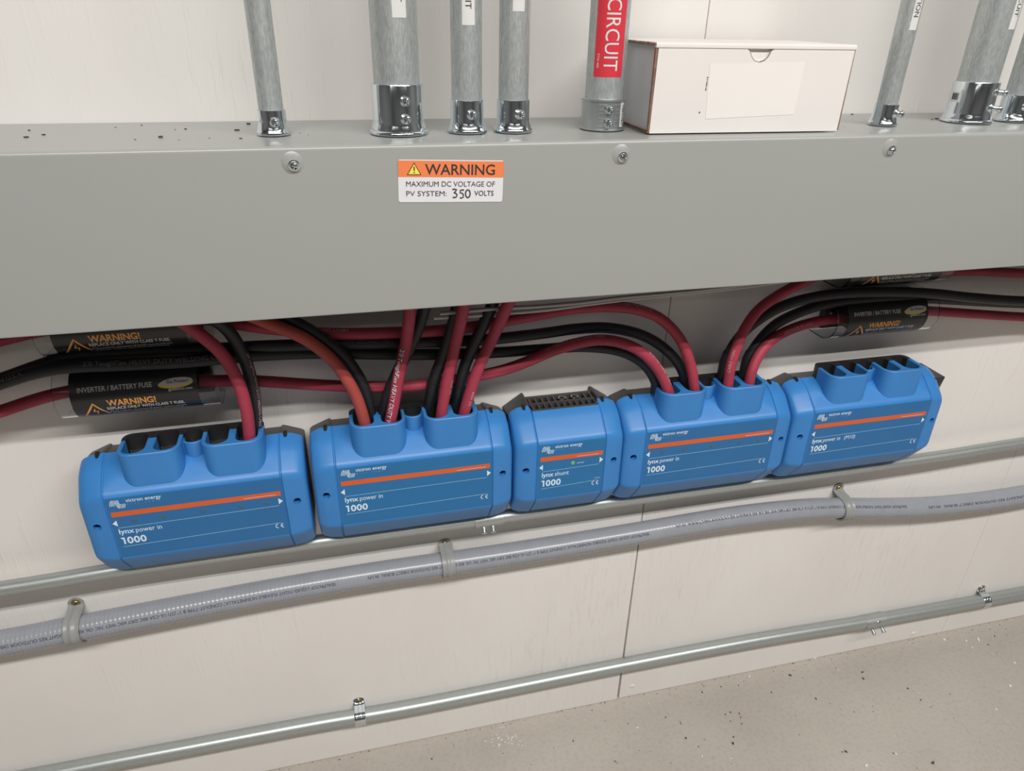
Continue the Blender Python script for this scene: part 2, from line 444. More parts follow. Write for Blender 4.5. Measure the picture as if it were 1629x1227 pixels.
mb = MB(); mb.box(WX0, WX1, -0.060, -0.003, ZB + 0.002, ZB + 0.004); mb.box(WX0, WX1, -0.194, -0.150, ZB + 0.002, ZB + 0.004)
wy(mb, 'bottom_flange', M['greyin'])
for sx in (0.3059, 0.6492, 0.9909):
    zz = 1.1625
    mb = MB(); lathe(mb, [(0.0001, 0.0022), (0.004, 0.0022), (0.0075, 0.0014), (0.0100, 0.0004), (0.0115, -0.0004)], 28, orient((sx, YB, zz + 0.001), (0, -1, 0)))
    wy(mb, 'dimple', M['grey'], smooth=60)
    mb = MB(); Mx = orient((sx + 0.0012, YB - 0.0018, zz - 0.0012), (0.12, -1, -0.12), random.uniform(0, 1.5))
    lathe(mb, [(0.0056, -0.0008), (0.0056, 0.0008), (0.004, 0.0012)], 24, Mx); screw_head(mb, Mx @ Matrix.Translation((0, 0, 0.001)), 0.0043, 0.0032)
    wy(mb, 'screw', M['screw'], smooth=40)

# warning sticker on the cover
stk = thing('warning_sticker', (0.463, YB, 1.118), 'orange and white rectangular warning label stuck on the grey trunking front', 'sticker')
SL = Vector((0.4083, YB - 0.0003, 1.1642)); SRt = Vector((0.5186, YB - 0.0003, 1.1606)); SBl = Vector((0.4080, YB - 0.0003, 1.1212)); 
ex = (SRt - SL); SW = ex.length; ex.normalize(); ey = Vector((-ex.z, 0, ex.x)) * 1; ey = Vector((ex.z * -1, 0, ex.x)); SH = 0.0430
def sf(x, y, d=0.0):   # x right 0..SW, y up 0..SH
    p = SL + ex * x - ey * (SH - y); return (p.x - 0.463, -0.0003 - d, p.z - 1.118)
def rrect(x0, x1, y0, y1, r, n=5):
    return arc(x1-r, y1-r, r, 0, PI/2, n) + arc(x0+r, y1-r, r, PI/2, PI, n) + arc(x0+r, y0+r, r, PI, 1.5*PI, n) + arc(x1-r, y0+r, r, 1.5*PI, 2*PI, n)
mb = MB(); prism(mb, rrect(0, SW, 0, SH, 0.0025), 0, 1)
mb.v = [sf(x, y, 0.00005 + 0.0002 * z) for x, y, z in mb.v]; mb.obj('sticker_sheet', M['stick'], stk)
mb = MB(); poly2(mb, [(0, 0.0258), (SW, 0.0255), (SW, 0.0419), (0, 0.0421)], lambda x, y: sf(x, y, 0.0004)); mb.obj('orange_header', M['sor'], stk)
mb = MB(); g = lambda x, y: sf(x, y, 0.0006)
tri = [(0.0088, 0.0277), (0.0240, 0.0277), (0.0164, 0.0404)]
poly2(mb, tri, lambda x, y: sf(x, y, 0.0005)); 
put_text(mb, 'WARNING', g, 0.0106, 0.0735, 0.018, 0.0275, 0.0283)
put_text(mb, 'MAXIMUM DC VOLTAGE OF', g, 0.0053, 0.0935, 0.012, 0.0080, 0.0162)
put_text(mb, 'PV SYSTEM:', g, 0.0053, 0.0420, 0.012, 0.0080, 0.0064)
put_text(mb, 'VOLTS', g, 0.0053, 0.0210, 0.012, 0.0795, 0.0066)
mb.obj('lettering', M['sbk'], stk)
mb = MB(); poly2(mb, [(0.0103, 0.0286), (0.0225, 0.0286), (0.0164, 0.0388)], lambda x, y: sf(x, y, 0.00065)); mb.obj('yellow_triangle', M['sye'], stk)
mb = MB(); h = lambda x, y: sf(x, y, 0.0008)
ribbon(mb, [(0.0164, 0.0362), (0.0164, 0.0320)], 0.0013, h); ribbon(mb, [(0.0164, 0.0309), (0.0164, 0.0297)], 0.0013, h)
mb.obj('exclamation_mark', M['sbk'], stk)
def pen(pts, x, y, sx, sy, wd=0.0012):
    q = MB(); ribbon(q, [(x + a * sx, y + b * sy) for a, b in pts], wd, h); q.obj('handwritten_digit', M['spen'], stk)
pen([(0.0, 0.97), (0.45, 1.0), (0.85, 0.93), (0.6, 0.72), (0.3, 0.58), (0.65, 0.52), (0.95, 0.32), (0.8, 0.08), (0.4, 0.0), (0.1, 0.06)], 0.0560, 0.0048, 0.0055, 0.0088)
pen([(0.95, 0.97), (0.55, 0.97), (0.2, 0.95), (0.12, 0.6), (0.5, 0.62), (0.85, 0.42), (0.8, 0.12), (0.4, 0.0), (0.1, 0.08)], 0.0637, 0.0042, 0.0050, 0.0088)
pen([(0.5 + 0.48 * math.cos(t), 0.5 + 0.48 * math.sin(t)) for t in [PI/2 + 2*PI*k/14 for k in range(15)]], 0.0700, 0.0046, 0.0052, 0.0085)

# ------------------------------------------------------------------ upright conduits on the trunking
def coupling(parent, rp, rc, rf, h, die=False):
    mb = MB()
    if die:
        prof = [(rc*1.04, 0), (rc*1.04, 0.0015), (rc, 0.002), (rc, h-0.003), (rc*1.05, h-0.0025), (rc*1.05, h-0.0005), (rc*1.02, h), (rp+0.0003, h), (rp+0.0003, 0)]
    else:
        prof = [(rf, 0), (rf, 0.0022), (rf*0.985, 0.0032), (rf*0.94, 0.0042), (rc + (rf-rc)*0.45, 0.0065), (rc + (rf-rc)*0.12, 0.0095), (rc, 0.013),
                (rc, h-0.0006), (rc*0.99, h), (rp+0.0003, h), (rp+0.0003, 0)]
    n = len(prof); seg = 48; loops = [[(r*math.cos(2*PI*k/seg), r*math.sin(2*PI*k/seg), z) for k in range(seg)] for r, z in prof]
    loops.append(loops[0]); mb.loft(loops, caps=False)
    return mb.obj('coupling', M['diecast'] if die else M['zinc'], parent, smooth=40)
def cyl_patch(mb, r, a0, a1, z0, z1, th=0.0002, n=10):
    outer = [((r+th)*math.sin(a0+(a1-a0)*k/n), -(r+th)*math.cos(a0+(a1-a0)*k/n)) for k in range(n+1)]
    inner = [((r-0.0002)*math.sin(a0+(a1-a0)*k/n), -(r-0.0002)*math.cos(a0+(a1-a0)*k/n)) for k in range(n+1)]
    prism(mb, outer + inner[::-1], z0, z1)
def upright(x, y, rp, rc, rf, h, label, screws, die=False, rod='upright_conduit'):
    t = thing(rod, (x, y, ZT), label, 'conduit', 'upright conduits on the trunking')
    mb = MB(); lathe(mb, [(rp, 0.001), (rp, 1.9)], 48); mb.obj('pipe', M['pipez'], t, smooth=40)
    c = coupling(t, rp, rc, rf, h, die)
    for a, z, ln in screws:
        d = Vector((math.sin(a), -math.cos(a), 0)); mb = MB()
        lathe(mb, [(0.0055, 0.0), (0.0055, 0.001), (0.004, 0.0022), (0.0034, 0.0026)], 20, orient(d * (rc - 0.0006) + Vector((0, 0, z)), d))
        k = 0.0024
        while k < ln:      # thread rings
            lathe(mb, [(0.0030, k), (0.0035, k + 0.0005), (0.0030, k + 0.001)], 16, orient(d * rc + Vector((0, 0, z)), d)); k += 0.0010
        screw_head(mb, orient(d * (rc + ln) + Vector((0, 0, z)), d, 0.4), 0.0047, 0.0030)
        mb.obj('set_screw', M['screw'], c, smooth=40)
    return t, c
def pipe_label(t, x, y, rp, u, v, wid, text, mat, tmat, gap, h, fullh=0.30, bold=0.01, side=0.0, tw=None):
    a, z = vhit(u, v, x, y, rp); half = wid / 2 / rp; z0 = z - ZT
    mb = MB(); cyl_patch(mb, rp, a - half, a + half, z0, z0 + fullh); lb = mb.obj('pipe_label', mat, t, smooth=60)
    mb = MB()   # reads from top to bottom: glyph x runs down, glyph y runs to the viewer's right
    txtop = gap + (tw or text2d(text, bold)[2] * h)
    def f(gx, gy):
        aa = a + side + (gy - h/2) / rp; return ((rp + 0.0004) * math.sin(aa), -(rp + 0.0004) * math.cos(aa), z0 + txtop - gx)
    vs, fs, w0 = text2d(text, bold); vs, fs = fine(vs, fs); mb.add([f(vx * (tw / w0 if tw else h), vy * h) for vx, vy in vs], fs)
    mb.obj('lettering', tmat, lb); return lb, a, z0, f
U = []
x, y = 0.287, -0.114
upright(x, y, 0.0126, 0.0147, 0.0176, 0.0245, 'thin galvanised upright pipe standing alone at the left on the trunking', [(vhit(437, 196, x, y, .0148)[0], 0.0135, 0.002)])
x, y = 0.419, -0.119
t, c = upright(x, y, 0.0244, 0.0278, 0.0315, 0.0500, 'thick galvanised upright pipe with two coupling screws, left of centre', [(vhit(645, 180, x, y, .028)[0], 0.0350, 0.004), (vhit(645, 192, x, y, .028)[0], 0.0175, 0.006)])
pipe_label(t, x, y, 0.0244, 635.5, 28, 0.0145, 'CIRCUIT', M['whl'], M['sbk'], 0.0140, 0.0060, tw=0.036)
x, y = 0.495, -0.118
t, c = upright(x, y, 0.0168, 0.0185, 0.0223, 0.0335, 'medium galvanised upright pipe beside the thick one, white label ending low', [(vhit(750, 178, x, y, .0185)[0], 0.0200, 0.005)])
pipe_label(t, x, y, 0.0168, 745.5, 40, 0.0135, 'CIRCUIT', M['whl'], M['sbk'], 0.0150, 0.0060, tw=0.036)
x, y = 0.5475, -0.119
t, c = upright(x, y, 0.0166, 0.0184, 0.0221, 0.0335, 'medium galvanised upright pipe with only a short white label end showing', [(vhit(826, 177, x, y, .0184)[0], 0.0200, 0.006)])
pipe_label(t, x, y, 0.0166, 825.5, 18, 0.0130, 'CIRCUIT', M['whl'], M['sbk'], 0.0150, 0.0060, tw=0.036)
x, y = 0.658, -0.111
t, c = upright(x, y, 0.0222, 0.0250, 0.0250, 0.0340, 'galvanised upright pipe with the large red circuit label next to the white carton',
               [(vhit(969, 174, x, y, .025)[0], 0.0235, 0.003), (vhit(967, 199, x, y, .025)[0], 0.0088, 0.003)], die=True)
lb, a, z0, f = pipe_label(t, x, y, 0.0222, 967, 123, 0.0345, 'DC CIRCUIT', M['redl'], M['whl'], 0.0065, 0.0158, bold=0.0, side=0.10, tw=0.104)
mb = MB(); put_text(mb, 'FTW-400', lambda gx, gy: ((0.0222+0.0004)*math.sin(a - 0.62 + gy/0.0222), -(0.0222+0.0004)*math.cos(a - 0.62 + gy/0.0222), z0 + 0.0235 - gx), 0.0026); mb.obj('small_print', M['whl'], lb)
# raised squares and a bar-code strip on the die-cast coupling
mb = MB(); a1 = vhit(958, 175, x, y, .025)[0]; a2 = vhit(982, 175, x, y, .025)[0]
for aa in (a1, a2):
    for zc in (0.0075, 0.0160, 0.0250):
        for (da, dz, w_, h_) in ((0, 0.0028, 0.15, 0.0008), (0, -0.0028, 0.15, 0.0008), (0.13, 0, 0.03, 0.0028), (-0.13, 0, 0.03, 0.0028)):
            m2 = MB(); cyl_patch(m2, 0.0250, aa + da - w_, aa + da + w_, zc + dz - h_, zc + dz + h_, 0.0006, 4); mb.add(m2.v, m2.f)
mb.obj('cast_mark', M['diecast'], c)
ab = vhit(989, 180, x, y, .025)[0]
mb = MB(); cyl_patch(mb, 0.0250, ab - 0.12, ab + 0.16, 0.004, 0.031); q = mb.obj('barcode_sticker', M['whl'], c)
mb = MB()
for k in range(11): cyl_patch(mb, 0.0252, ab - 0.02, ab + 0.14, 0.0065 + k*0.0020, 0.0065 + k*0.0020 + random.choice((0.0006, 0.001)), 0.0003, 4)
mb.obj('bar_code', M['sbk'], q)
x, y = 1.041, -0.117
t, c = upright(x, y, 0.0126, 0.0147, 0.0176, 0.0250, 'thin galvanised upright pipe standing right of the white carton', [(0.35, 0.0150, 0.007)])
pipe_label(t, x, y, 0.0126, 1452, 48, 0.0100, 'VENTILATION', M['whl'], M['sbk'], 0.0140, 0.0058, tw=0.056)
x, y = 1.187, -0.100
t, c = upright(x, y, 0.0244, 0.0278, 0.0315, 0.0500, 'thick galvanised upright pipe with a bar-code sticker on its coupling', [(0.42, 0.0390, 0.010), (0.32, 0.0195, 0.011)])
pipe_label(t, x, y, 0.0244, 1609.5, 47, 0.0125, 'CIRCUIT', M['whl'], M['sbk'], 0.0145, 0.0064, tw=0.036)
ab, zb_ = vhit(1520, 154, x, y, .0278)
mb = MB(); cyl_patch(mb, 0.0278, ab - 0.28, ab + 0.28, zb_ - ZT - 0.0065, zb_ - ZT + 0.0065); q = mb.obj('barcode_sticker', M['whl'], c)
mb = MB()
for k in range(11): aa = ab - 0.20 + k * 0.033; cyl_patch(mb, 0.0280, aa, aa + random.choice((0.010, 0.017)), zb_ - ZT - 0.0035, zb_ - ZT + 0.0045, 0.0003, 2)
mb.obj('bar_code', M['sbk'], q)
x, y = 1.262, -0.100
upright(x, y, 0.0168, 0.0185, 0.0223, 0.0335, 'medium galvanised upright pipe cut by the right edge of the picture', [(-0.1, 0.0200, 0.005)])

# ------------------------------------------------------------------ white carton on the trunking
ct = thing('mailer_carton', (0.695, -0.160, ZT + 0.0004), 'plain white cardboard carton lying on top of the grey trunking', 'box', rot=(0, 0, math.radians(-1.2)))
CW, CD, CH = 0.2455, 0.140, 0.0935
MB().box(0.003, CW - 0.003, 0.004, CD, 0.001, CH - 0.003).obj('inner_tray', M['cardin'], ct, bevel=0.001)
# front panel with a rounded finger notch
poly = [(0.0022, 0), (CW - 0.0022, 0), (CW - 0.0012, CH - 0.005), (0.1620, CH - 0.005)]
NX = 0.0205
poly[3] = (0.1620 - NX, CH - 0.005)
poly += [(a_ - NX, b_) for a_, b_ in [(0.1585, CH - 0.0070), (0.1560, CH - 0.0125), (0.1520, CH - 0.0165), (0.1460, CH - 0.0185), (0.1395, CH - 0.0170), (0.1350, CH - 0.0125), (0.1325, CH - 0.0075), (0.1290, CH - 0.005)]]
poly += [(0.0032, CH - 0.005)]
TR = Matrix(((1, 0, 0, 0), (0, 0, -1, 0.0035), (0, 1, 0, 0), (0, 0, 0, 1)))
mb = MB(); prism(mb, poly, 0.0, 0.0034, TR); mb.obj('front_panel', M['card'], ct)
mb = MB(); mb.box(0.002, CW - 0.002, 0.0033, 0.0050, 0.0, CH - 0.004); mb.obj('front_lining', M['card'], ct)
mb = MB(); nt_ = [(p[0], p[1]) for p in poly[3:12]]
ribbon(mb, nt_[:5], 0.0011, lambda a, b: (a, -0.0002, b)); ribbon(mb, nt_[4:], 0.0004, lambda a, b: (a, -0.0002, b))
ribbon(mb, [(0.1415, CH-0.0052), (0.185, CH-0.0052), (0.235, CH-0.0050)], 0.0005, lambda a, b: (a, -0.0002, b))
mb.obj('notch_edge', M['kraft'], ct)
mb = MB(); pl = roundpoly([(-0.0008, CH-0.0055), (-0.0008, CH), (CD, CH), (CD, CH-0.003), (0.004, CH-0.003), (0.004, CH-0.0055)], [0.001, 0.003, 0.001, 0, 0, 0], 4)
mb.loft([[(xx, yy, zz) for yy, zz in pl] for xx in (0.0, CW)]); mb.obj('lid', M['card'], ct, smooth=40)
mb = MB()      # raw brown corrugated edges: front corners, lid ends, tray foot
mb.box(0.0000, 0.0022, 0.0002, 0.0034, 0.001, CH-0.005); mb.box(0.0006, 0.0016, 0.0034, 0.0052, 0.001, CH-0.005)
mb.box(CW-0.0018, CW-0.0002, 0.0002, 0.0034, 0.001, CH-0.005)
mb.box(-0.0004, 0.0004, 0.002, CD, CH-0.0026, CH-0.0010); mb.box(CW-0.0004, CW+0.0004, 0.0, 0.006, CH-0.0035, CH-0.0006)
for k in range(30):
    yy = 0.002 + k * 0.0046; mb.box(-0.0010, 0.0004, yy, yy + 0.0036, CH - 0.0030, CH - 0.0012 + random.uniform(-0.0003, 0.0012))
mb.box(-0.0006, 0.0010, 0.0, CD, 0.0004, 0.0014); mb.box(-0.0014, 0.0002, 0.004, CD, 0.0026, 0.0036)
n8 = 8
for k in range(0, len(mb.v) // n8):
    if k < 5 or k >= 35 or k == 5:
        q = MB(); e = 30 if k == 5 else 1
        if k == 5: q.v = mb.v[40:40 + 240]; q.f = [tuple(i - 40 for i in f_) for f_ in mb.f if 40 <= min(f_) and max(f_) < 280]
        else: q.v = mb.v[k*8:k*8+8]; q.f = [tuple(i - k*8 for i in f_) for f_ in mb.f if k*8 <= min(f_) and max(f_) < k*8+8]
        o_ = q.obj('raw_edge', M['kraft'], ct)
        if k == 5: o_['kind'] = 'stuff'; o_.name = 'torn_edge'
mb = MB(); lp = [(0.0690, 0.0150), (0.0655, 0.0725), (0.1830, 0.0755), (0.1810, 0.0190)]
mb.add([(a, -0.0002, b) for a, b in lp] + [(a, -0.00005, b) for a, b in lp], [(0,1,2,3), (7,6,5,4), (0,4,5,1), (1,5,6,2), (2,6,7,3), (3,7,4,0)]); cl = mb.obj('address_label', M['paper'], ct)
mb = MB(); 
for k in range(7): mb.box(0.0640 + 0.00005*k, 0.0653 + 0.00005*k, -0.0004, -0.0002, 0.0455 + k*0.0021, 0.0455 + k*0.0021 + random.choice((0.0008, 0.0013)))
mb.box(0.0600, 0.0614, -0.0004, -0.0002, 0.0215, 0.0230); mb.obj('small_print', M['txtb'], cl)['kind'] = 'stuff'

# ------------------------------------------------------------------ Bus-bar modules (blue covers)
ZU = 0.600
def smix(a, b, t): return [(p[0]*(1-t) + q[0]*t, p[1]*(1-t) + q[1]*t) for p, q in zip(a, b)]
RAD = [0.0005, 0.0012, 0.010, 0.008, 0.005, 0.0025]
def cover_mesh(W, shunt=False):
    END = [(-0.0395, 0.0040), (-0.0395, 0.1580), (-0.0600, 0.1510), (-0.0845, 0.1220), (-0.0860, 0.0390), (-0.0640, 0.0030)]
    WNG = [(-0.0395, -0.0110), (-0.0395, 0.1712), (-0.0620, 0.1632), (-0.0945, 0.1345), (-0.0945, 0.0310), (-0.0640, -0.0120)]
    if shunt: MAIN = [(-0.0500, -0.0085), (-0.0540, 0.1685), (-0.0640, 0.1622), (-0.0950, 0.1345), (-0.0950, 0.0310), (-0.0660, -0.0095)]
    else: MAIN = [(-0.0395, -0.0085), (-0.0395, 0.1705), (-0.0620, 0.1625), (-0.0950, 0.1345), (-0.0950, 0.0310), (-0.0660, -0.0095)]
    INS = smix(MAIN, WNG, 0.5); INS = [(y + 0.0016, z - (0.0012 if z > 0.1 else -0.0012)) for y, z in INS]
    st = [(0.0, smix(END, WNG, 0.0)), (0.0015, smix(END, WNG, 0.30)), (0.005, smix(END, WNG, 0.55)), (0.014, smix(END, WNG, 0.85)), (0.0305, WNG), (0.0312, smix(WNG, INS, 0.4)), (0.0318, INS), (0.0326, INS), (0.0332, smix(MAIN, INS, 0.3)), (0.0340, MAIN)]
    st += [(W - x, p) for x, p in reversed(st)]
    loops = [[(x, y, z) for y, z in roundpoly(p, RAD, 5)] for x, p in st]
    me = MB().loft(loops).mesh('cover', M['blue'])
    cut = []
    for hx in (0.016, W - 0.016):
        m = MB(); lathe(m, [(0.0053, -0.011), (0.0053, 0.012)], 20, orient((hx, -0.0915, 0.0885), (0, -1, 0))); cut.append(m.mesh('c', M['blue']))
    if not shunt:
        for a, b in SLOTS:
            m = MB(); prism(m, roundpoly([(a, -0.0800), (b, -0.0800), (b, -0.0350), (a, -0.0350)], 0.0105, 6), 0.115, 0.25); cut.append(m.mesh('c', M['blue']))
        m = MB(); lathe(m, [(0.0116, 0.12), (0.0116, 0.25)], 28, Matrix.Translation((HOLE[0], HOLE[1], 0))); cut.append(m.mesh('c', M['blue']))
    me2 = boolean_cut(me, cut, 'cover')
    if not shunt:    # the four-slot cable throats standing proud of the slope
        bm = bmesh.new(); bm.from_mesh(me2)
        def add_prism(poly, z0, z1, bev):
            n = len(poly); lo = [bm.verts.new((x, y, z0)) for x, y in poly]; hi = [bm.verts.new((x, y, z1 - bev)) for x, y in poly]
            c = inset(poly, bev); tp = [bm.verts.new((x, y, z1)) for x, y in c]
            for A, B in ((lo, hi), (hi, tp)):
                for i in range(n): bm.faces.new((A[i], A[(i+1) % n], B[(i+1) % n], B[i]))
            bm.faces.new(tp); bm.faces.new(lo[::-1])
        def inset(poly, d):
            out = []; n = len(poly)
            for i in range(n):
                a = Vector(poly[i-1]); p = Vector(poly[i]); b = Vector(poly[(i+1) % n]); e1 = (p - a).normalized(); e2 = (b - p).normalized()
                nn = Vector((-(e1.y + e2.y), e1.x + e2.x))
                if nn.length < 1e-6: out.append(tuple(p)); continue
                nn.normalize(); out.append(tuple(p + nn * d))
            return out
        for (x0, x1), (s0, s1), (s2, s3) in (((0.0575, 0.1345), SLOTS[0], SLOTS[1]), ((0.1600, 0.2385), SLOTS[2], SLOTS[3])):
            R = 0.019; yf = -0.0875; yb = -0.0470
            p = [(x0, yb)] + [(x0, -0.066)] + [(x0 + R + R*math.cos(t), yf + R + R*math.sin(t)) for t in [PI + PI/2*k/8 for k in range(9)]]
            p += [(x1 - R + R*math.cos(t), yf + R + R*math.sin(t)) for t in [1.5*PI + PI/2*k/8 for k in range(9)]] + [(x1, -0.066), (x1, yb)]
            for sa, sb in ((s2, s3), (s0, s1)):
                r = (sb - sa) / 2; m_ = (sa + sb) / 2; y_ = -0.0815 + r*0.85
                p += [(sb, yb)] + [(m_ + r*math.cos(t), y_ - r*0.85*math.sin(t)) for t in [PI*k/10 for k in range(11)]] + [(sa, yb)]
            add_prism(p, 0.1150, 0.1900, 0.0012)
        hx, hy = HOLE; r0, r1 = 0.0118, 0.0152
        p = [(hx + r1*math.cos(t), hy + r1*math.sin(t)) for t in [PI*1.02 + PI*0.96*k/14 for k in range(15)]] + [(hx + r0*math.cos(t), hy + r0*math.sin(t)) for t in [PI*1.98 - PI*0.96*k/14 for k in range(15)]]
        add_prism(p, 0.150, 0.1840, 0.0008)
        # web joining the two throats behind the collar
        for xa, xb, ya, yb_ in ((0.1325, hx - 0.0117, -0.0640, -0.0560), (hx + 0.0117, 0.1620, -0.0560, -0.0640)):
            add_prism([(xa, ya), (xb, yb_), (xb, -0.0460), (xa, -0.0460)], 0.145, 0.1838, 0.0006)
        bmesh.ops.recalc_face_normals(bm, faces=bm.faces)
        bm.to_mesh(me2); bm.free()
    me2.polygons.foreach_set('use_smooth', [True] * len(me2.polygons)); me2.set_sharp_from_angle(angle=math.radians(34))
    me2.materials.clear(); me2.materials.append(M['blue'])
    return me2
SLOTS = [(0.0630, 0.0905), (0.1015, 0.1295), (0.1655, 0.1935), (0.2035, 0.2315)]
HOLE = (0.1472, -0.0480)
def base_mesh(W, shunt=False):
    hi = 0.0
    st = [(-0.0, 0.1500, 0.1560), (0.004, 0.1530, 0.1590), (0.0270, 0.1625, 0.1700), (0.0300, 0.1625, 0.1700), (0.0310, 0.1600, 0.1680), (0.036, 0.1600, 0.1680)]
    if shunt: st = [(0, 0.1530, 0.1570), (0.004, 0.156, 0.160), (0.0290, 0.1735, 0.1745), (0.0315, 0.1730, 0.1740), (0.0330, 0.160, 0.158), (0.036, 0.160, 0.158)]
    st = st + [(W - x, a, b) for x, a, b in reversed(st)]
    loops = []
    for x, a, b in st:
        yb = -0.0005
        loops.append([(x, yb, 0.014), (x, yb, a - 0.003), (x, yb - 0.003, a), (x, -0.0400, b), (x, -0.0400, 0.014)])
    return MB().loft(loops).mesh('mounting_base', M['base'], bevel=0.0)
def crown_mesh():
    mb = MB(); x0, x1, yb, yf = 0.0575, 0.2385, -0.0290, -0.0472; R = 0.012
    p = [(x1, yf), (x1, yb - R)] + [(x1 - R + R*math.cos(t), yb - R + R*math.sin(t)) for t in [PI/2*k/6 for k in range(7)]]
    p += [(x0 + R + R*math.cos(t), yb - R + R*math.sin(t)) for t in [PI/2 + PI/2*k/6 for k in range(7)]] + [(x0, yf)]
    hx, hy = HOLE
    for idx, (a, b) in enumerate(SLOTS):
        if idx == 2: p += [(hx - 0.0125, yf)] + [(hx - 0.0125*math.cos(t), hy + 0.0125*math.sin(t)) for t in [PI*k/12 for k in range(1, 12)]] + [(hx + 0.0125, yf)]
        r = (b - a) / 2; m_ = (a + b) / 2
        p += [(a, yf)] + [(m_ - r*math.cos(t), -0.0420 + r*0.7*math.sin(t)) for t in [PI*k/8 for k in range(1, 8)]] + [(b, yf)]
    prism(mb, p, 0.150, 0.1895)
    return mb.mesh('cable_throat_back', M['black'], smooth=30)
def pocket_mesh():
    mb = MB()     # floors of the pockets with a stud, nut and washer in each
    for a, b in SLOTS:
        mb.box(a - 0.001, b + 0.001, -0.0810, -0.0300, 0.112, 0.1450)
        mx = (a + b) / 2
        lathe(mb, [(0.0080, 0.145), (0.0080, 0.1465), (0.0062, 0.1468), (0.0062, 0.152), (0.0030, 0.1525), (0.0030, 0.157)], 6, Matrix.Translation((mx, -0.062, 0)))
    mb.box(HOLE[0] - 0.0085, HOLE[0] + 0.0085, -0.0560, -0.0370, 0.112, 0.1740)
    return mb.mesh('terminal', M['black'], smooth=30)
def clip_mesh(W, s):
    mb = MB()
    if True:
        xs = [0.0205, 0.0258]
        if s: xs = [W - 0.0258, W - 0.0205]
        loops = []
        for x, k in ((xs[0], 0), (xs[0] + 0.0013, 1), (xs[1] - 0.0013, 1), (xs[1], 0)):
            zz = 0.0
            loops.append([(x, -0.0385, 0.160), (x, -0.0385, 0.1728), (x, -0.0430 - 0.0045*k, 0.1713 - 0.0012*k), (x, -0.0430 - 0.0045*k, 0.160)])
        mb.loft(loops)
    return mb.mesh('latch_notch', M['dark'])
def logo(mb, x, z, w, h, f):
    """nested wave strokes: arches on the left that swing down into cups on the right"""
    for k in range(4):
        d = k * 0.095
        pts = [(0.0 + d, 0.30), (0.02 + d, 0.58), (0.08 + d, 0.84), (0.18 + d, 1.0 - 0.02*k), (0.30 + d, 0.97), (0.37 + d*0.8, 0.72), (0.42 + d*0.8, 0.40), (0.48 + d*0.8, 0.10), (0.58 + d, 0.0 + 0.0*k), (0.66 + d, 0.14), (0.70 + d, 0.48)]
        P = catmull([(a, b, 0) for a, b in pts], 4)
        ribbon(mb, [(x + p.x * w, z + p.y * h) for p in P], w * 0.040, f)
def digits1000(mb, x, z, h, w, f):
    """bold round numerals 1000"""
    st = h * 0.20; poly2(mb, [(x + h*0.20, z), (x + h*0.20 + st, z), (x + h*0.20 + st, z + h), (x, z + h), (x, z + h*0.80), (x + h*0.20, z + h*0.80)], f)
    x0 = x + h * 0.58; dw = (w - h * 0.58) / 3
    for k in range(3):
        cx = x0 + dw * (k + 0.5); rx, rz = dw * 0.46 - st/2, h/2 - st/2 + h*0.01
        ribbon(mb, [(cx + rx * math.cos(t), z + h/2 + rz * math.sin(t)) for t in [2*PI*j/24 for j in range(25)]], st, f)
CE_ = lambda mb, x, z, h, f: (ribbon(mb, [(x + h*0.5 + h*0.5*math.cos(t), z + h/2 + h*0.5*math.sin(t)) for t in [PI/2 + PI*k/8 for k in range(9)]], h*0.16, f),
                              ribbon(mb, [(x + h*1.55 + h*0.5*math.cos(t), z + h/2 + h*0.5*math.sin(t)) for t in [PI/2 + PI*k/8 for k in range(9)]], h*0.16, f),
                              ribbon(mb, [(x + h*1.1, z + h/2), (x + h*1.5, z + h/2)], h*0.14, f))
MESH = {}
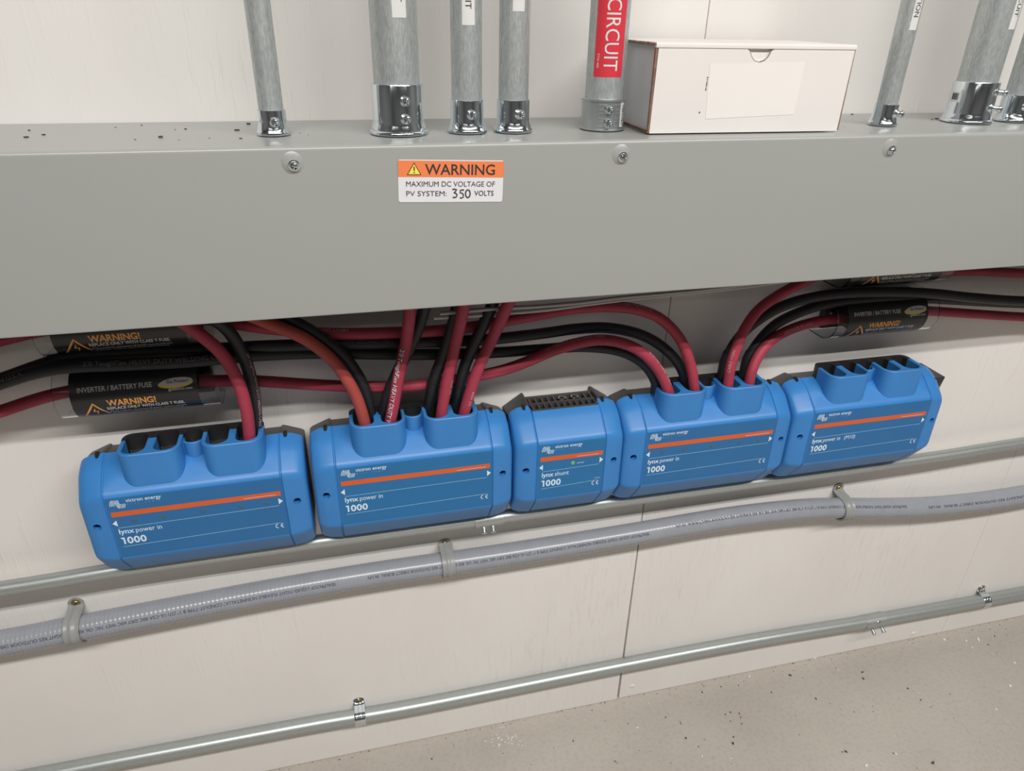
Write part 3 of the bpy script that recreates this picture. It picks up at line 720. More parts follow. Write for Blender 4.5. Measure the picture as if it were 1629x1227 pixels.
def module(name, x0, dz, roll, W, kind, label, teal=False, leds=False, m10=False, group=None):
    t = thing(name, (x0, 0, ZU + dz), label, 'power module', group, rot=(0, roll, 0))
    sh = kind == 'shunt'
    if kind not in MESH:
        MESH[kind] = (cover_mesh(W, sh), base_mesh(W, sh), clip_mesh(W, 0), clip_mesh(W, 1))
    if 'crown' not in MESH: MESH['crown'] = (crown_mesh(), pocket_mesh())
    cov = link('cover', MESH[kind][0], t); link('mounting_base', MESH[kind][1], t); link('latch_notch', MESH[kind][2], t); link('latch_notch', MESH[kind][3], t)
    if not sh: link('cable_throat_back', MESH['crown'][0], t); link('terminal', MESH['crown'][1], t)
    for hx in (0.016, W - 0.016):
        mb = MB(); screw_head(mb, orient((hx, -0.0804, 0.0885), (0, -1, 0)), 0.0046, 0.003); mb.obj('cover_screw', M['dark'], cov, smooth=40)
    L, R = 0.0345, W - 0.0325
    mb = MB(); mb.box(L, R, -0.09515, -0.0945, 0.0365, 0.1300)
    mb.add([(L, -0.09515, 0.1300), (R, -0.09515, 0.1300), (R, -0.0948, 0.1325), (L, -0.0948, 0.1325)], [(0, 1, 2, 3)])
    mb.add([(L, -0.0948, 0.0338), (R, -0.0948, 0.0338), (R, -0.09515, 0.0365), (L, -0.09515, 0.0365)], [(0, 1, 2, 3)])
    lab = mb.obj('front_label', M['blueL2'] if teal else M['blueL'], t)
    Y = -0.0953
    f = lambda a, b: (a, Y, b)
    mb = MB(); mb.box(0.0375, W - 0.036, Y, Y + 0.0001, 0.1030, 0.1107); mb.obj('orange_stripe', M['orange'], lab)
    f2 = lambda a, b: (a, Y - 0.0001, b)
    def T(nm, fn, mt='ink'):
        q = MB(); fn(q); q.obj(nm, M[mt], lab)
    T('wave_logo', lambda q: logo(q, 0.0392, 0.1165, 0.0187, 0.0125, f))
    T('maker_lettering', lambda q: put_text(q, 'victron energy', f, 0.0056, 0.0430, 0.012, 0.0592, 0.1245))
    T('arrow', lambda q: poly2(q, [(0.0358, 0.0925), (0.0415, 0.0975), (0.0415, 0.0875)], f))
    T('arrow', lambda q: poly2(q, [(W - 0.0345, 0.0940), (W - 0.0402, 0.0990), (W - 0.0402, 0.0890)], f))
    T('lettering', lambda q: put_text(q, 'lynx', f, 0.0078, 0.0185, 0.024, 0.0405, 0.0745)); T('lettering', lambda q: put_text(q, 'shunt' if sh else 'power in', f, 0.0078, 0.0225 if sh else 0.0325, 0.0, 0.0610, 0.0745))
    T('numerals', lambda q: digits1000(q, 0.0405, 0.0572, 0.0112, 0.0310, f))
    if m10: T('lettering', lambda q: put_text(q, '(M10)', f, 0.0074, 0.0210, 0.0, 0.1015, 0.0745))
    T('conformity_mark', lambda q: CE_(q, W - 0.0495, 0.0485, 0.0068, f))
    if sh:
        T('lettering', lambda q: put_text(q, 'power', f, 0.0026, 0.0115, 0.0, 0.0960, 0.0925))
        T('lettering', lambda q: put_text(q, 'VE.Can', f, 0.0020, 0.0095, 0.0, 0.1260, 0.0600))
    T('web_address_line', lambda q: ribbon(q, [(0.0950, 0.1057), (0.1300, 0.1057)] if sh else [(W - 0.085, 0.1057), (W - 0.042, 0.1057)], 0.0005, f2))
    mb = MB(); x = 0.0605
    for k, ch in enumerate('BLUE POWER'):
        if ch != ' ': put_text(mb, ch, f, 0.0015, None, 0.0, 0.0605 + k * 0.0043, 0.1205)
    mb.obj('fine_print', M['inkd'], lab)
    T('rule_line', lambda q: ribbon(q, [(0.0410, 0.0846), (W - 0.0405, 0.0866)], 0.0007, f), 'inkd'); T('rule_line', lambda q: ribbon(q, [(0.0405, 0.0530), (W - 0.0415, 0.0570)], 0.0007, f), 'inkd')
    if leds:
        for lx in (0.0630, 0.0990, 0.1485, 0.1980, 0.2320):
            mb = MB(); lathe(mb, [(0.0030, -0.0006), (0.0026, 0.0002), (0.0012, 0.0004)], 20, orient((lx, -0.0954, 0.0965 - 0.0030), (0, -1, 0))); mb.obj('status_light', M['led'], lab, smooth=40)
    if sh:
        mb = MB(); lathe(mb, [(0.0033, -0.0004), (0.0031, 0.0003), (0.0012, 0.0005)], 24, orient((0.0890, -0.0954, 0.0945), (0, -1, 0))); mb.obj('green_power_light', M['green'], lab, smooth=40)
    return t
m1 = module('power_module', -0.0185, -0.0055, -0.0085, 0.2875, 'power', 'blue power-in module at the far left of the row, three of its cable slots empty', leds=True, group=None)
m2 = module('power_module', 0.2768, -0.0005, -0.0020, 0.2875, 'power', 'blue power-in module, second from the left, four red cables in its slots', teal=True)
m3 = module('shunt_module', 0.5683, -0.0010, 0.0, 0.1722, 'shunt', 'narrow blue shunt module with black slotted vent in the middle of the row', teal=True)
m4 = module('power_module', 0.7415, -0.0012, 0.0015, 0.2905, 'power4', 'blue power-in module just right of the narrow shunt, cables in every slot', leds=True)
m5 = module('power_module', 1.0360, -0.0020, 0.0, 0.2905, 'power4', 'blue power-in module at the far right of the row, all cable slots empty', m10=True)
mb = MB(); mb.loft([[(0.280, -0.0010, 0.085), (0.280, -0.062, 0.085), (0.280, -0.066, 0.156), (0.280, -0.0010, 0.156)], [(0.312, -0.0010, 0.105), (0.312, -0.050, 0.105), (0.312, -0.058, 0.152), (0.312, -0.0010, 0.152)]])
mb.obj('side_tab', M['black'], m5, bevel=0.001)
# shunt vent grille
mb = MB(); gx0, gx1, gy0, gy1, gz0, gz1 = 0.0335, 0.1390, -0.0545, -0.0120, 0.160, 0.1705
nx = 10; wx = (gx1 - gx0 - 0.006) / nx
xs = [gx0 + 0.003 + i * wx for i in range(nx + 1)]
rows = [(-0.0530, -0.0375), (-0.0340, -0.0180)]
mb.box(gx0, gx1, gy0, rows[0][0], gz0, gz1); mb.box(gx0, gx1, rows[0][1], rows[1][0], gz0, gz1); mb.box(gx0, gx1, rows[1][1], gy1, gz0, gz1)
for r0, r1 in rows:
    for i in range(nx + 1): mb.box(xs[i] - 0.0015, xs[i] + 0.0015, r0, r1, gz0, gz1 - 0.0004)
g = mb.obj('vent_grille', M['base'], m3)
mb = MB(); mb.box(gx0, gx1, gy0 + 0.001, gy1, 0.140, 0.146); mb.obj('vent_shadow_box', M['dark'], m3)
for gx in (0.0885, 0.1090):
    mb = MB(); lathe(mb, [(0.0060, 0.0), (0.0060, 0.0012), (0.0042, 0.0016), (0.0042, -0.001)], 20, Matrix.Translation((gx, -0.027, gz1 - 0.0008))); mb.obj('jack_ring', M['screw'], g, smooth=40)
    mb = MB(); lathe(mb, [(0.0042, 0.0), (0.0042, 0.0018)], 16, Matrix.Translation((gx, -0.027, gz1 - 0.0008))); mb.obj('jack_hole', M['dark'], g)

# ------------------------------------------------------------------ lower pipes
def hpipe(name, pts, r, mat, label, cat='conduit', off=None):
    P = [at(p[0], p[1], p[2] if len(p) > 2 else -r - 0.0008) for p in pts]
    d = (P[-1] - P[0]).normalized()
    P = [P[0] - d * 0.9] + P + [P[-1] + d * 0.9]
    path = resample(catmull(P, 12), 0.02); o0 = path[len(path)//2]
    mb = MB(); tube(mb, path, r, 36); mb.v = [(a - o0.x, b - o0.y, c - o0.z) for a, b, c in mb.v]
    t = thing(name, o0, label, cat); mb.obj('pipe', mat, t, smooth=50)
    return t, P, o0
emt, PE, oE = hpipe('low_conduit', [(60, 1235), (180, 1212), (300, 1189.5), (500, 1152), (640, 1128), (985, 1059.6), (1200, 1019), (1400, 985.5), (1600, 948.8)], 0.0148, M['pipex'],
                    'long straight galvanised pipe strapped to the wall just above the floor')
rail, PR, oR = hpipe('rear_conduit', [(0, 937.5, -.046), (100, 921.5, -.046), (180, 908, -.046), (1500, 725.5, -.040), (1560, 715.5, -.039), (1620, 706, -.038)], 0.0112, M['pipex'],
                     'thin galvanised pipe passing behind the bottom edge of the blue modules')
def emt_coupler(parent, o0, c, r, L, screws, slot=True):
    mb = MB(); lathe(mb, [(r, -L/2), (r + 0.0018, -L/2 + 0.0005), (r + 0.0018, L/2 - 0.0005), (r, L/2)], 36, orient(c - o0, (1, 0, 0)))
    cp = mb.obj('coupling', M['pipex'], parent, smooth=35)
    mb = MB(); q = c - o0
    for dx, a, ln in screws:
        d = Vector((0.0, -math.cos(a), math.sin(a))); M4 = orient(q + Vector((dx, 0, 0)) + d * r, d)
        lathe(mb, [(0.0036, 0), (0.0036, ln)], 12, M4); screw_head(mb, orient(q + Vector((dx, 0, 0)) + d * (r + ln), d), 0.0048, 0.0028)
        s = ln * 0.3
        while s < ln: lathe(mb, [(0.0036, s), (0.0041, s + 0.0005), (0.0036, s + 0.001)], 12, M4); s += 0.0013
    mb.obj('set_screw', M['screw'], cp, smooth=40)
    return cp
cE = at(1388, 988, -0.0155)
emt_coupler(emt, oE, cE, 0.0148, 0.052, [(-0.011, math.radians(-28), 0.012), (0.014, math.radians(-28), 0.012), (0.002, math.radians(35), 0.002)])
cR = at(778, 818, -0.012); 
emt_coupler(rail, oR, Vector((at(778, 816, -.0505).x, [a.y + (b.y-a.y)*(0.54-a.x)/(b.x-a.x) for a, b in zip(PR, PR[1:]) if a.x <= 0.54 <= b.x][0], [a.z + (b.z-a.z)*(0.54-a.x)/(b.x-a.x) for a, b in zip(PR, PR[1:]) if a.x <= 0.54 <= b.x][0])), 0.0112, 0.048, [(-0.009, math.radians(-48), 0.010), (0.006, math.radians(-48), 0.010)])

# flexible ribbed conduit
FC = [(-120, 1043), (20, 1020.5), (118, 1001), (300, 966), (450, 938), (600, 913), (800, 883.5), (1000, 851), (1150, 825.5), (1235, 814.5), (1300, 809), (1400, 808.5), (1480, 806), (1560, 798), (1629, 787.5), (1720, 770)]
RFX = 0.0200
YFX = -0.0265
FP3 = [at(u, v, YFX) for u, v in FC]
FP3 = [FP3[0] + Vector((-0.9, 0, -0.05)), FP3[0] + Vector((-0.4, 0, -0.022))] + FP3 + [FP3[-1] + Vector((0.4, 0, 0.01)), FP3[-1] + Vector((0.9, 0, 0.02))]
fpath = resample(catmull(FP3, 16), 0.0016)
oF = fpath[len(fpath)//2].copy()
fx = thing('flexible_conduit', oF, 'ribbed grey plastic flexible conduit clamped along the wall below the blue modules', 'conduit')
mb = MB(); tube(mb, fpath, RFX, 28, rf=lambda i: RFX + 0.00020 * math.cos(2 * PI * i * 0.0016 / 0.0064)); mb.v = [(a - oF.x, b - oF.y, c - oF.z) for a, b, c in mb.v]
mb.obj('ribbed_tube', M['flex'], fx, smooth=60)
LINE = 'SEALPROOF LIQUID-TIGHT FLEXIBLE NONMETALLIC CONDUIT-TYPE B 1" (27) UL-CSA 80C DRY 60C WET 70C OIL RES SUNLIGHT RES OUTDOOR DIRECT BURIAL  IN UN'
mb = MB()
for (u, v), (u2, v2), ph in (((535, 925), (-65, 1035), -12), ((1026, 846), (585, 915), -8), ((1430, 808), (1069, 838), 6)):
    mb = MB(); s0 = near_s(fpath, at(u, v, YFX)); s1 = near_s(fpath, at(u2, v2, YFX))
    tube_text(mb, LINE, fpath, s0, 0.0052, RFX + 0.0005, phi=math.radians(ph), flip=True, bold=0.0, width=s0 - s1)
    mb.v = [(a - oF.x, b - oF.y, c - oF.z) for a, b, c in mb.v]; mb.obj('printed_line', M['navy'], fx)
mb = MB(); s0 = near_s(fpath, at(1700, 775, YFX)); s1 = near_s(fpath, at(1465, 806, YFX))
tube_text(mb, 'DRY 60C WET 70C OIL RES SUNLIGHT RES OUTDOOR DIRECT BURIAL  IN UN', fpath, s0, 0.0052, RFX + 0.0005, phi=math.radians(-2), flip=True, bold=0.0, width=s0 - s1)
mb.v = [(a - oF.x, b - oF.y, c - oF.z) for a, b, c in mb.v]; mb.obj('printed_line', M['navy'], fx)

def strap(name, x, zc, r, yc, tab, wd, mat, smat, label, ribs, th=0.0022, lean=0.0, group=None):
    """one-hole strap: flat tab screwed above the pipe, band round its front"""
    P = []
    top = zc + r + tab
    for k in range(6): P.append((-th - 0.0003, top - (tab - 0.006) * k / 5))
    a0 = math.radians(78)
    back = -yc - r
    ox = [(-th - 0.0012 - back * 0.3, zc + r + 0.0045), (-0.006 - back * 0.7, zc + r + 0.0026)] 
    P += ox
    for k in range(15):
        a = a0 - (a0 + math.radians(80)) * k / 14
        P.append((yc - (r + th) * math.cos(a), zc + (r + th) * math.sin(a)))
    P.append((-0.004 - back * 0.6, zc - r - th * 1.2)); P.append((-0.001, zc - r - th * 0.9))
    n = len(P); NW = 13; outer = []; inner = []
    cum = [0]
    for a, b in zip(P, P[1:]): cum.append(cum[-1] + math.dist(a, b))
    for i, (yy, zz) in enumerate(P):
        a = P[max(i-1, 0)]; b = P[min(i+1, n-1)]; t = Vector((b[0]-a[0], b[1]-a[1])).normalized(); nn = Vector((t.y, -t.x))
        if nn.x > 0 and i < 8: nn = -nn
        c_ = Vector((yc, zc)); 
        if i >= 8 and nn.dot(Vector((yy, zz)) - c_) < 0: nn = -nn
        half = wd / 2
        s = cum[i]
        if s < half: half = math.sqrt(max(0.0, half*half - (half - s)**2)) * 0.95 + 0.0012
        ro = []; ri = []
        for j in range(NW):
            w_ = -1 + 2 * j / (NW - 1); rb = ribs(w_) if 6 <= i < n - 1 else (0.0 if i < 5 else ribs(w_) * 0.5)
            ro.append((x + half * w_, yy + nn.x * rb, zz + nn.y * rb)); ri.append((x + half * w_, yy - nn.x * th, zz - nn.y * th))
        outer.append(ro); inner.append(ri)
    loops = [o_ + i_[::-1] for o_, i_ in zip(outer, inner)]
    base = Vector((x, 0, zc))
    loops = [[(a - base.x, b, c - base.z) for a, b, c in l] for l in loops]
    t = thing(name, base, label, 'pipe clamp', group)
    MB().loft(loops).obj('band', mat, t, smooth=40)
    mb = MB(); M4 = orient((0, -th - 0.0004, r + tab - wd * 0.42), (0, -1, 0), 0.5)
    lathe(mb, [(wd*0.30, -0.0005), (wd*0.30, 0.0006), (wd*0.27, 0.001)], 20, M4); screw_head(mb, M4 @ Matrix.Translation((0, 0, 0.0008)), wd * 0.22, 0.002)
    mb.obj('screw', smat, t, smooth=40)
    return t
grv = lambda w_: 0.0012 if abs(w_) > 0.75 else (0.0018 if abs(w_) < 0.30 else 0.0004)
rib3 = lambda w_: 0.0012 * (0.5 + 0.5 * math.cos(w_ * 3 * PI * 0.92 + PI * 0)) if abs(w_) < 0.98 else 0.0
def fz(x):
    return min(fpath, key=lambda p: abs(p.x - x)).z
for (x, ztab, lb) in ((-0.1010, 0.492, 'grey plastic pipe clamp on the ribbed conduit, leftmost of three'), (0.4706, 0.496, 'grey plastic pipe clamp on the ribbed conduit, middle of three'), (1.2440, 0.500, 'grey plastic pipe clamp on the ribbed conduit, rightmost of three')):
    strap('conduit_clamp', x, fz(x), RFX + 0.0006, YFX, max(0.012, ztab - fz(x) - RFX - 0.0006), 0.0215, M['clip'], M['brass'], lb, grv, group='grey clamps on the ribbed conduit')
ez = lambda x: [a.z + (b.z - a.z) * (x - a.x) / (b.x - a.x) for a, b in zip(PE, PE[1:]) if a.x <= x <= b.x][0]
for (x, lb) in ((0.2985, 'shiny zinc pipe strap on the low pipe, towards the left'), (1.7250, 'shiny zinc pipe strap on the low pipe, near the right edge')):
    strap('pipe_strap', x, ez(x), 0.0150, -0.0156, 0.0185, 0.0200, M['zinc'], M['brass'], lb, rib3, th=0.0012, group='zinc straps on the low pipe')

# ------------------------------------------------------------------ fuse holders
FR, FY = 0.034, -0.030
def fuse(x0, zc, label, L=0.190, lab=(0.019, 0.168), swap=False):
    t = thing('fuse_holder', (x0, 0, zc), label, 'fuse holder', 'battery fuse holders')
    mb = MB(); mb.box(0.012, L - 0.012, -0.014, -0.0005, -0.027, 0.030); mb.box(0.040, L - 0.040, -0.045, -0.014, -0.020, 0.020); mb.obj('base', M['black'], t, bevel=0.002)
    for ex_ in (0.026, L - 0.026):
        mb = MB(); M4 = orient((ex_, -0.014, -0.004), (0, -1, 0)); lathe(mb, [(0.0085, 0), (0.0085, 0.003), (0.0065, 0.0032), (0.0065, 0.009), (0.0036, 0.0095), (0.0036, 0.016)], 6, M4); mb.obj('terminal_nut', M['screw'], t, smooth=30)
    # clear half-round cover
    th = 0.0016; pr = []
    A = [math.radians(-90 + 180 * k / 24) for k in range(25)]
    out = [(-0.001, -FR)] + [(FY - FR * math.cos(a), FR * math.sin(a)) for a in A] + [(-0.001, FR)]
    inn = [(-0.001, -FR + th)] + [(FY - (FR - th) * math.cos(a), (FR - th) * math.sin(a)) for a in A] + [(-0.001, FR - th)]
    n = len(out); mb = MB(); mb.loft([[(x, y, z) for y, z in out + inn[::-1]] for x in (0.0, L)]); mb.obj('clear_cover', M['clear'], t, smooth=40)
    def f(x, a, d=0.0004):   # x along, a = angle up
        return (x, FY - (FR + d) * math.cos(a), (FR + d) * math.sin(a))
    n = 26; a0, a1 = math.radians(-78), math.radians(92); mb = MB(); lo = [f(lab[0], a0 + (a1-a0)*k/n, 0.0002) for k in range(n+1)]; hi = [f(lab[1], a0 + (a1-a0)*k/n, 0.0002) for k in range(n+1)]
    mb.loft([lo + [f(lab[0], a1 - (a1-a0)*k/n, -0.0001) for k in range(n+1)], hi + [f(lab[1], a1 - (a1-a0)*k/n, -0.0001) for k in range(n+1)]]); lb = mb.obj('wrap_label', M['flabel'], t, smooth=40)
    g = lambda ang: (lambda x, y: f(x, math.radians(ang) + y / FR, 0.0005))
    mb = MB(); put_text(mb, 'INVERTER / BATTERY FUSE', g(21), 0.0062, 0.086, 0.02, 0.0285); mb.obj('white_heading', M['fsil'], lb)
    mb = MB(); put_text(mb, 'WARNING!', g(-15), 0.0088, 0.0575, 0.045, 0.0585)
    G = g(-34); sub = lambda pts: [tuple(Vector(a).lerp(Vector(b), k / 8)) for a, b in zip(pts, pts[1:]) for k in range(8)] + [pts[-1]]
    ribbon(mb, sub([(0.0285, -0.006), (0.0425, 0.0165), (0.0575, -0.004)]), 0.0022, G); ribbon(mb, sub([(0.0430, 0.0080), (0.0405, 0.0030), (0.0455, 0.0035), (0.0435, -0.003)]), 0.0014, G)
    mb.obj('orange_warning', M['foran'], lb)
    mb = MB(); put_text(mb, 'REPLACE ONLY WITH CLASS T FUSE.', g(-27), 0.0050, 0.0915, 0.03, 0.0570)
    put_text(mb, 'If fuse is blown, disconnect all power sources and turn', g(-37), 0.0030, 0.0900, 0.01, 0.0590); put_text(mb, 'off all loads.  Check for cause of fault before replacing.', g(-45), 0.0030, 0.0850, 0.01, 0.0600)
    put_text(mb, 'gpelectric.com', g(9), 0.0036, 0.0290, 0.02, 0.1330)
    mb.obj('white_lettering', M['fwhite'], lb)
    def ell(cx, ang, rx, ry, d, mat, nm):
        mb = MB(); mb.loft([[f(cx + q * rx * math.cos(2*PI*k/28), math.radians(ang) + q * ry * math.sin(2*PI*k/28 + 0.15) / FR, d) for k in range(28)] for q in (1.0, 0.8, 0.6, 0.4, 0.2, 0.02)]); mb.obj(nm, mat, lb)
    ell(0.1425, 24, 0.0210, 0.0062, 0.0005, M['fyel'], 'yellow_oval'); ell(0.1440, 27.5, 0.0192, 0.0052, 0.0008, M['fsil'], 'silver_oval')
    mb = MB(); put_text(mb, 'Go Power!', lambda x, y: f(x, math.radians(25) + y / FR, 0.0011), 0.0038, 0.0260, 0.02, 0.1320); mb.obj('oval_lettering', M['sbk'], lb)
    return t
fuse(-0.0195, 0.8555, 'lower fuse holder on the left, black warning label under a clear cover, oval badge showing')
fuse(-0.0200, 0.9441, 'upper fuse holder on the left, top half hidden behind the trunking')
fuse(1.0960, 0.8698, 'lower fuse holder on the right, black warning label under a clear cover')
fuse(1.1000, 0.9564, 'upper fuse holder on the right, almost wholly hidden by the trunking')

# ------------------------------------------------------------------ cables
def cable(name, pts, mat, label, r=0.0081, texts=(), sleeve=None, tmat=None, cat='cable', seg=16):
    y = None; P = []
    ys = [(i, p[2]) for i, p in enumerate(pts) if len(p) > 2]
    for i, p in enumerate(pts):
        lo = max([q for q in ys if q[0] <= i], key=lambda q: q[0]); hi = min([q for q in ys if q[0] >= i], key=lambda q: q[0])
        yy = lo[1] if hi[0] == lo[0] else lo[1] + (hi[1] - lo[1]) * (i - lo[0]) / (hi[0] - lo[0])
        P.append(at(p[0], p[1], yy))
    if pts[0][0] < -20: P = [P[0] + Vector((-0.9, 0, -0.10 * (1 if mat is RM else 0.6))), P[0] + Vector((-0.35, 0, -0.05))] + P
    if pts[0][0] > 1700: P = [P[0] + Vector((0.9, 0, 0.0)), P[0] + Vector((0.35, 0, 0.0))] + P
    if pts[-1][0] > 1700: P = P + [P[-1] + Vector((0.35, 0, 0.0)), P[-1] + Vector((0.9, 0, 0.0))]
    path = resample(catmull(P, 12), 0.004); o0 = path[-1].copy()
    mb = MB(); tube(mb, path, r, seg); mb.v = [(a - o0.x, b - o0.y, c - o0.z) for a, b, c in mb.v]
    o = mb.obj(name, mat, None, smooth=50, loc=o0); props(o, label, cat, 'heavy battery cables' if r > 0.005 else None)
    if texts:
        mb = MB()
        for (body, u, v, yy, h, fl, ph) in texts:
            tube_text(mb, body, path, near_s(path, at(u, v, yy)), h, r + 0.0003, phi=math.radians(ph), flip=fl, bold=0.0)
        mb.v = [(a - o0.x, b - o0.y, c - o0.z) for a, b, c in mb.v]; mb.obj('lettering', tmat, o)
    if sleeve:
        a, b = sleeve; n = len(path); ia = int(n * a); ib = max(ia + 2, int(n * b)); mb = MB(); sub = path[ia:ib]
        tube(mb, sub, r + 0.0012, 18); mb.v = [(p - o0.x, q - o0.y, s - o0.z) for p, q, s in mb.v]; mb.obj('heat_shrink_sleeve', M['shrink'], o, smooth=50)
    return o, path
RM, R2, BK = M['red'], M['red2'], M['blk']
# long runs
cable('black_cable', [(-60, 618, -.046), (0, 604), (60, 583), (110, 568, -.050), (200, 562), (300, 558), (400, 552, -.045), (450, 550), (520, 548), (600, 546), (700, 544), (780, 540), (860, 531), (920, 523), (969, 522), (1020, 533, -.045), (1055, 553), (1080, 580), (1092, 610, -.050), (1095, 645, -.052)], BK,
      'long black cable, upper of two sweeping from the left edge to the fourth module', texts=[('2/0 ToughFlex HEAVY DUTY WELDING CABLE', 470, 550, -.046, 0.0045, False, 0)], tmat=M['txtb'])
cable('black_cable', [(-60, 632, -.066), (0, 610), (60, 592), (110, 584, -.068), (200, 580), (300, 575, -.066), (400, 566, -.050), (460, 563, -.040), (520, 562), (650, 564), (740, 563), (790, 561, -.034), (860, 556), (930, 552), (990, 560), (1025, 580, -.045), (1043, 608, -.050), (1048, 650, -.052)], BK,
      'long black cable, lower of two, with pale printing near the left edge', texts=[('MADE IN U.S.A.', -28, 620, -.066, 0.0058, False, 5), ('2/0 ToughFlex HEAVY DUTY WELDING CABLE', 135, 583, -.068, 0.0058, False, 5)], tmat=M['txtb2'])
cable('red_cable', [(-60, 672, -.045), (0, 655), (45, 640), (82, 629, -.038), (115, 622, -.034)], RM, 'dark red cable running from the left edge into the lower left fuse')
cable('red_cable', [(318, 606, -.034), (345, 606, -.034), (400, 606), (480, 611), (560, 615), (640, 615), (690, 610), (750, 600, -.045), (800, 589), (840, 575), (875, 560), (915, 547, -.062), (955, 541), (990, 546), (1023, 562, -.070), (1048, 590), (1064, 625, -.072), (1068, 655, -.070)], RM,
      'red cable from the lower left fuse arching into the first slot of the fourth module',
      texts=[('+105C MADE IN U.S.A.', 1059, 612, -.072, 0.0050, True, 30), ('CABLE HEAVY DUTY WELDING 2/0', 960, 541, -.065, 0.0038, True, 30)], tmat=M['txtr'])
cable('red_cable', [(300, 512, -.034), (330, 508, -.034), (380, 516, -.040), (440, 524), (500, 530), (560, 531), (640, 529), (700, 526), (760, 519), (800, 512), (850, 502), (900, 493), (960, 488), (1010, 492), (1050, 507, -.060), (1080, 537), (1097, 575, -.070), (1104, 612, -.072), (1106, 645, -.070)], RM,
      'red cable crossing highest and arching into the second slot of the fourth module',
      texts=[('HEAVY DUTY WELDING CABLE 600V', 555, 531, -.042, 0.0048, True, 20), ('2/0 ToughFlex HEAVY DUTY WELDING', 1030, 499, -.055, 0.0040, True, 20)], tmat=M['txtr'])
cable('red_cable', [(-60, 556, -.045), (0, 541), (45, 530), (85, 522, -.034)], RM, 'dark red cable barely showing above the black pair at the left edge')
# module 1
cable('red_cable', [(228, 487, -.095), (270, 501, -.090), (305, 523, -.085), (348, 558), (375, 599, -.076), (391, 647, -.073), (397, 696, -.070), (398, 720, -.068)], RM, 'red cable bending down into the last slot of the leftmost module')
cable('black_cable', [(300, 487, -.085), (335, 505, -.080), (362, 525), (385, 562, -.062), (400, 606, -.057), (407, 655, -.050), (408, 700, -.048)], BK, 'black cable behind the red one entering the leftmost module', texts=[('2/0 ToughFlex HEAVY DUTY WELDING CABLE', 395, 560, -.062, 0.0040, False, 50)], tmat=M['txtr'])
# module 2
cable('red_cable', [(340, 487, -.095), (385, 498, -.092), (434, 517, -.088), (488, 541), (531, 576, -.077), (564, 625, -.074), (580, 673, -.072), (584, 705, -.070)], R2, 'faded orange-red cable bending into the first slot of the second module')
cable('black_cable', [(430, 492, -.075), (465, 510, -.070), (505, 533), (548, 568), (577, 612, -.056), (589, 655, -.050), (591, 695, -.048)], BK, 'black cable tucked behind the faded orange-red one at the second module')
cable('red_cable', [(650, 455, -.115), (652, 485, -.105), (651, 505, -.10), (646, 545, -.078), (635, 595), (627, 640), (621, 672, -.072), (618, 705, -.070)], RM, 'red cable with white print dropping into the second slot of the second module',
      texts=[('2/0 ToughFlex HEAVY DUTY WELDING CABLE', 641, 560, -.088, 0.0062, False, -20)], tmat=M['ink'])
cable('black_cable', [(682, 460, -.085), (675, 490), (666, 520), (650, 557), (630, 597), (616, 632), (611, 662, -.050), (610, 700, -.048)], BK, 'black cable half hidden behind the white-printed red one', sleeve=(0.78, 1.0))
cable('red_cable', [(742, 455, -.115), (738, 487, -.105), (723, 554, -.078), (711, 608, -.074), (702, 662, -.072), (699, 698, -.070)], RM, 'red cable dropping straight into the third slot of the second module', texts=[('600V 2/0', 713, 605, -.082, 0.0045, False, 55)], tmat=M['txtr'])
cable('black_cable', [(733, 460, -.085), (722, 510), (707, 560), (691, 603), (685, 640, -.050), (683, 690, -.048)], BK, 'black cable with a shrink sleeve behind the third red cable of the second module', sleeve=(0.62, 0.97))
cable('red_cable', [(822, 450, -.115), (807, 487, -.105), (782, 541, -.078), (763, 581), (747, 627, -.074), (738, 660, -.072), (734, 695, -.070)], RM, 'red cable slanting into the last slot of the second module', texts=[('600V 2/0', 757, 625, -.082, 0.0045, False, 30)], tmat=M['txtr'])
cable('black_cable', [(795, 455, -.085), (778, 497), (755, 546), (739, 584), (730, 622, -.055), (726, 650, -.050), (724, 690, -.048)], BK, 'black cable with a shrink sleeve behind the slanting red one', sleeve=(0.66, 0.97))
# module 4, right-hand pair
cable('red_cable', [(1370, 425, -.032), (1330, 430, -.034), (1300, 439, -.045), (1267, 454), (1235, 472), (1206, 494, -.060), (1185, 523), (1172, 553), (1163, 580, -.070), (1159, 605, -.072), (1157, 635, -.070)], RM, 'red cable curving from the upper right fuse into the third slot of the fourth module',
      texts=[('CABLE +105C', 1164, 590, -.070, 0.0042, True, -40)], tmat=M['txtr'])
cable('black_cable', [(1720, 478, -.060), (1629, 479, -.060), (1550, 474), (1480, 467), (1400, 465), (1330, 468, -.058), (1280, 476), (1241, 489), (1208, 508), (1180, 532), (1162, 558, -.052), (1151, 590, -.050), (1149, 640, -.048)], BK, 'black cable curving in from the right edge to the fourth module, upper of two', sleeve=(0.945, 0.99))
cable('black_cable', [(1720, 484, -.040), (1629, 483, -.040), (1560, 480), (1490, 476), (1420, 474), (1360, 478), (1306, 486, -.042), (1267, 499), (1233, 517), (1210, 540), (1192, 568, -.048), (1184, 600, -.050), (1182, 640, -.048)], BK, 'black cable curving in from the right edge to the fourth module, lower of two', sleeve=(0.945, 0.99))
cable('red_cable', [(1355, 508, -.034), (1323, 508, -.036), (1293, 513), (1261, 523, -.050), (1235, 536), (1216, 553, -.060), (1203, 573), (1194, 598, -.072), (1190, 635, -.070)], RM, 'red cable curving from the lower right fuse into the last slot of the fourth module',
      texts=[('2/0 MADE IN U.S.A.', 1243, 531, -.055, 0.0048, True, 10)], tmat=M['txtr'])
cable('red_cable', [(1462, 494, -.034), (1495, 496, -.034), (1540, 499), (1600, 503), (1660, 506), (1720, 508, -.034)], RM, 'dark red cable leaving the lower right fuse towards the right edge')
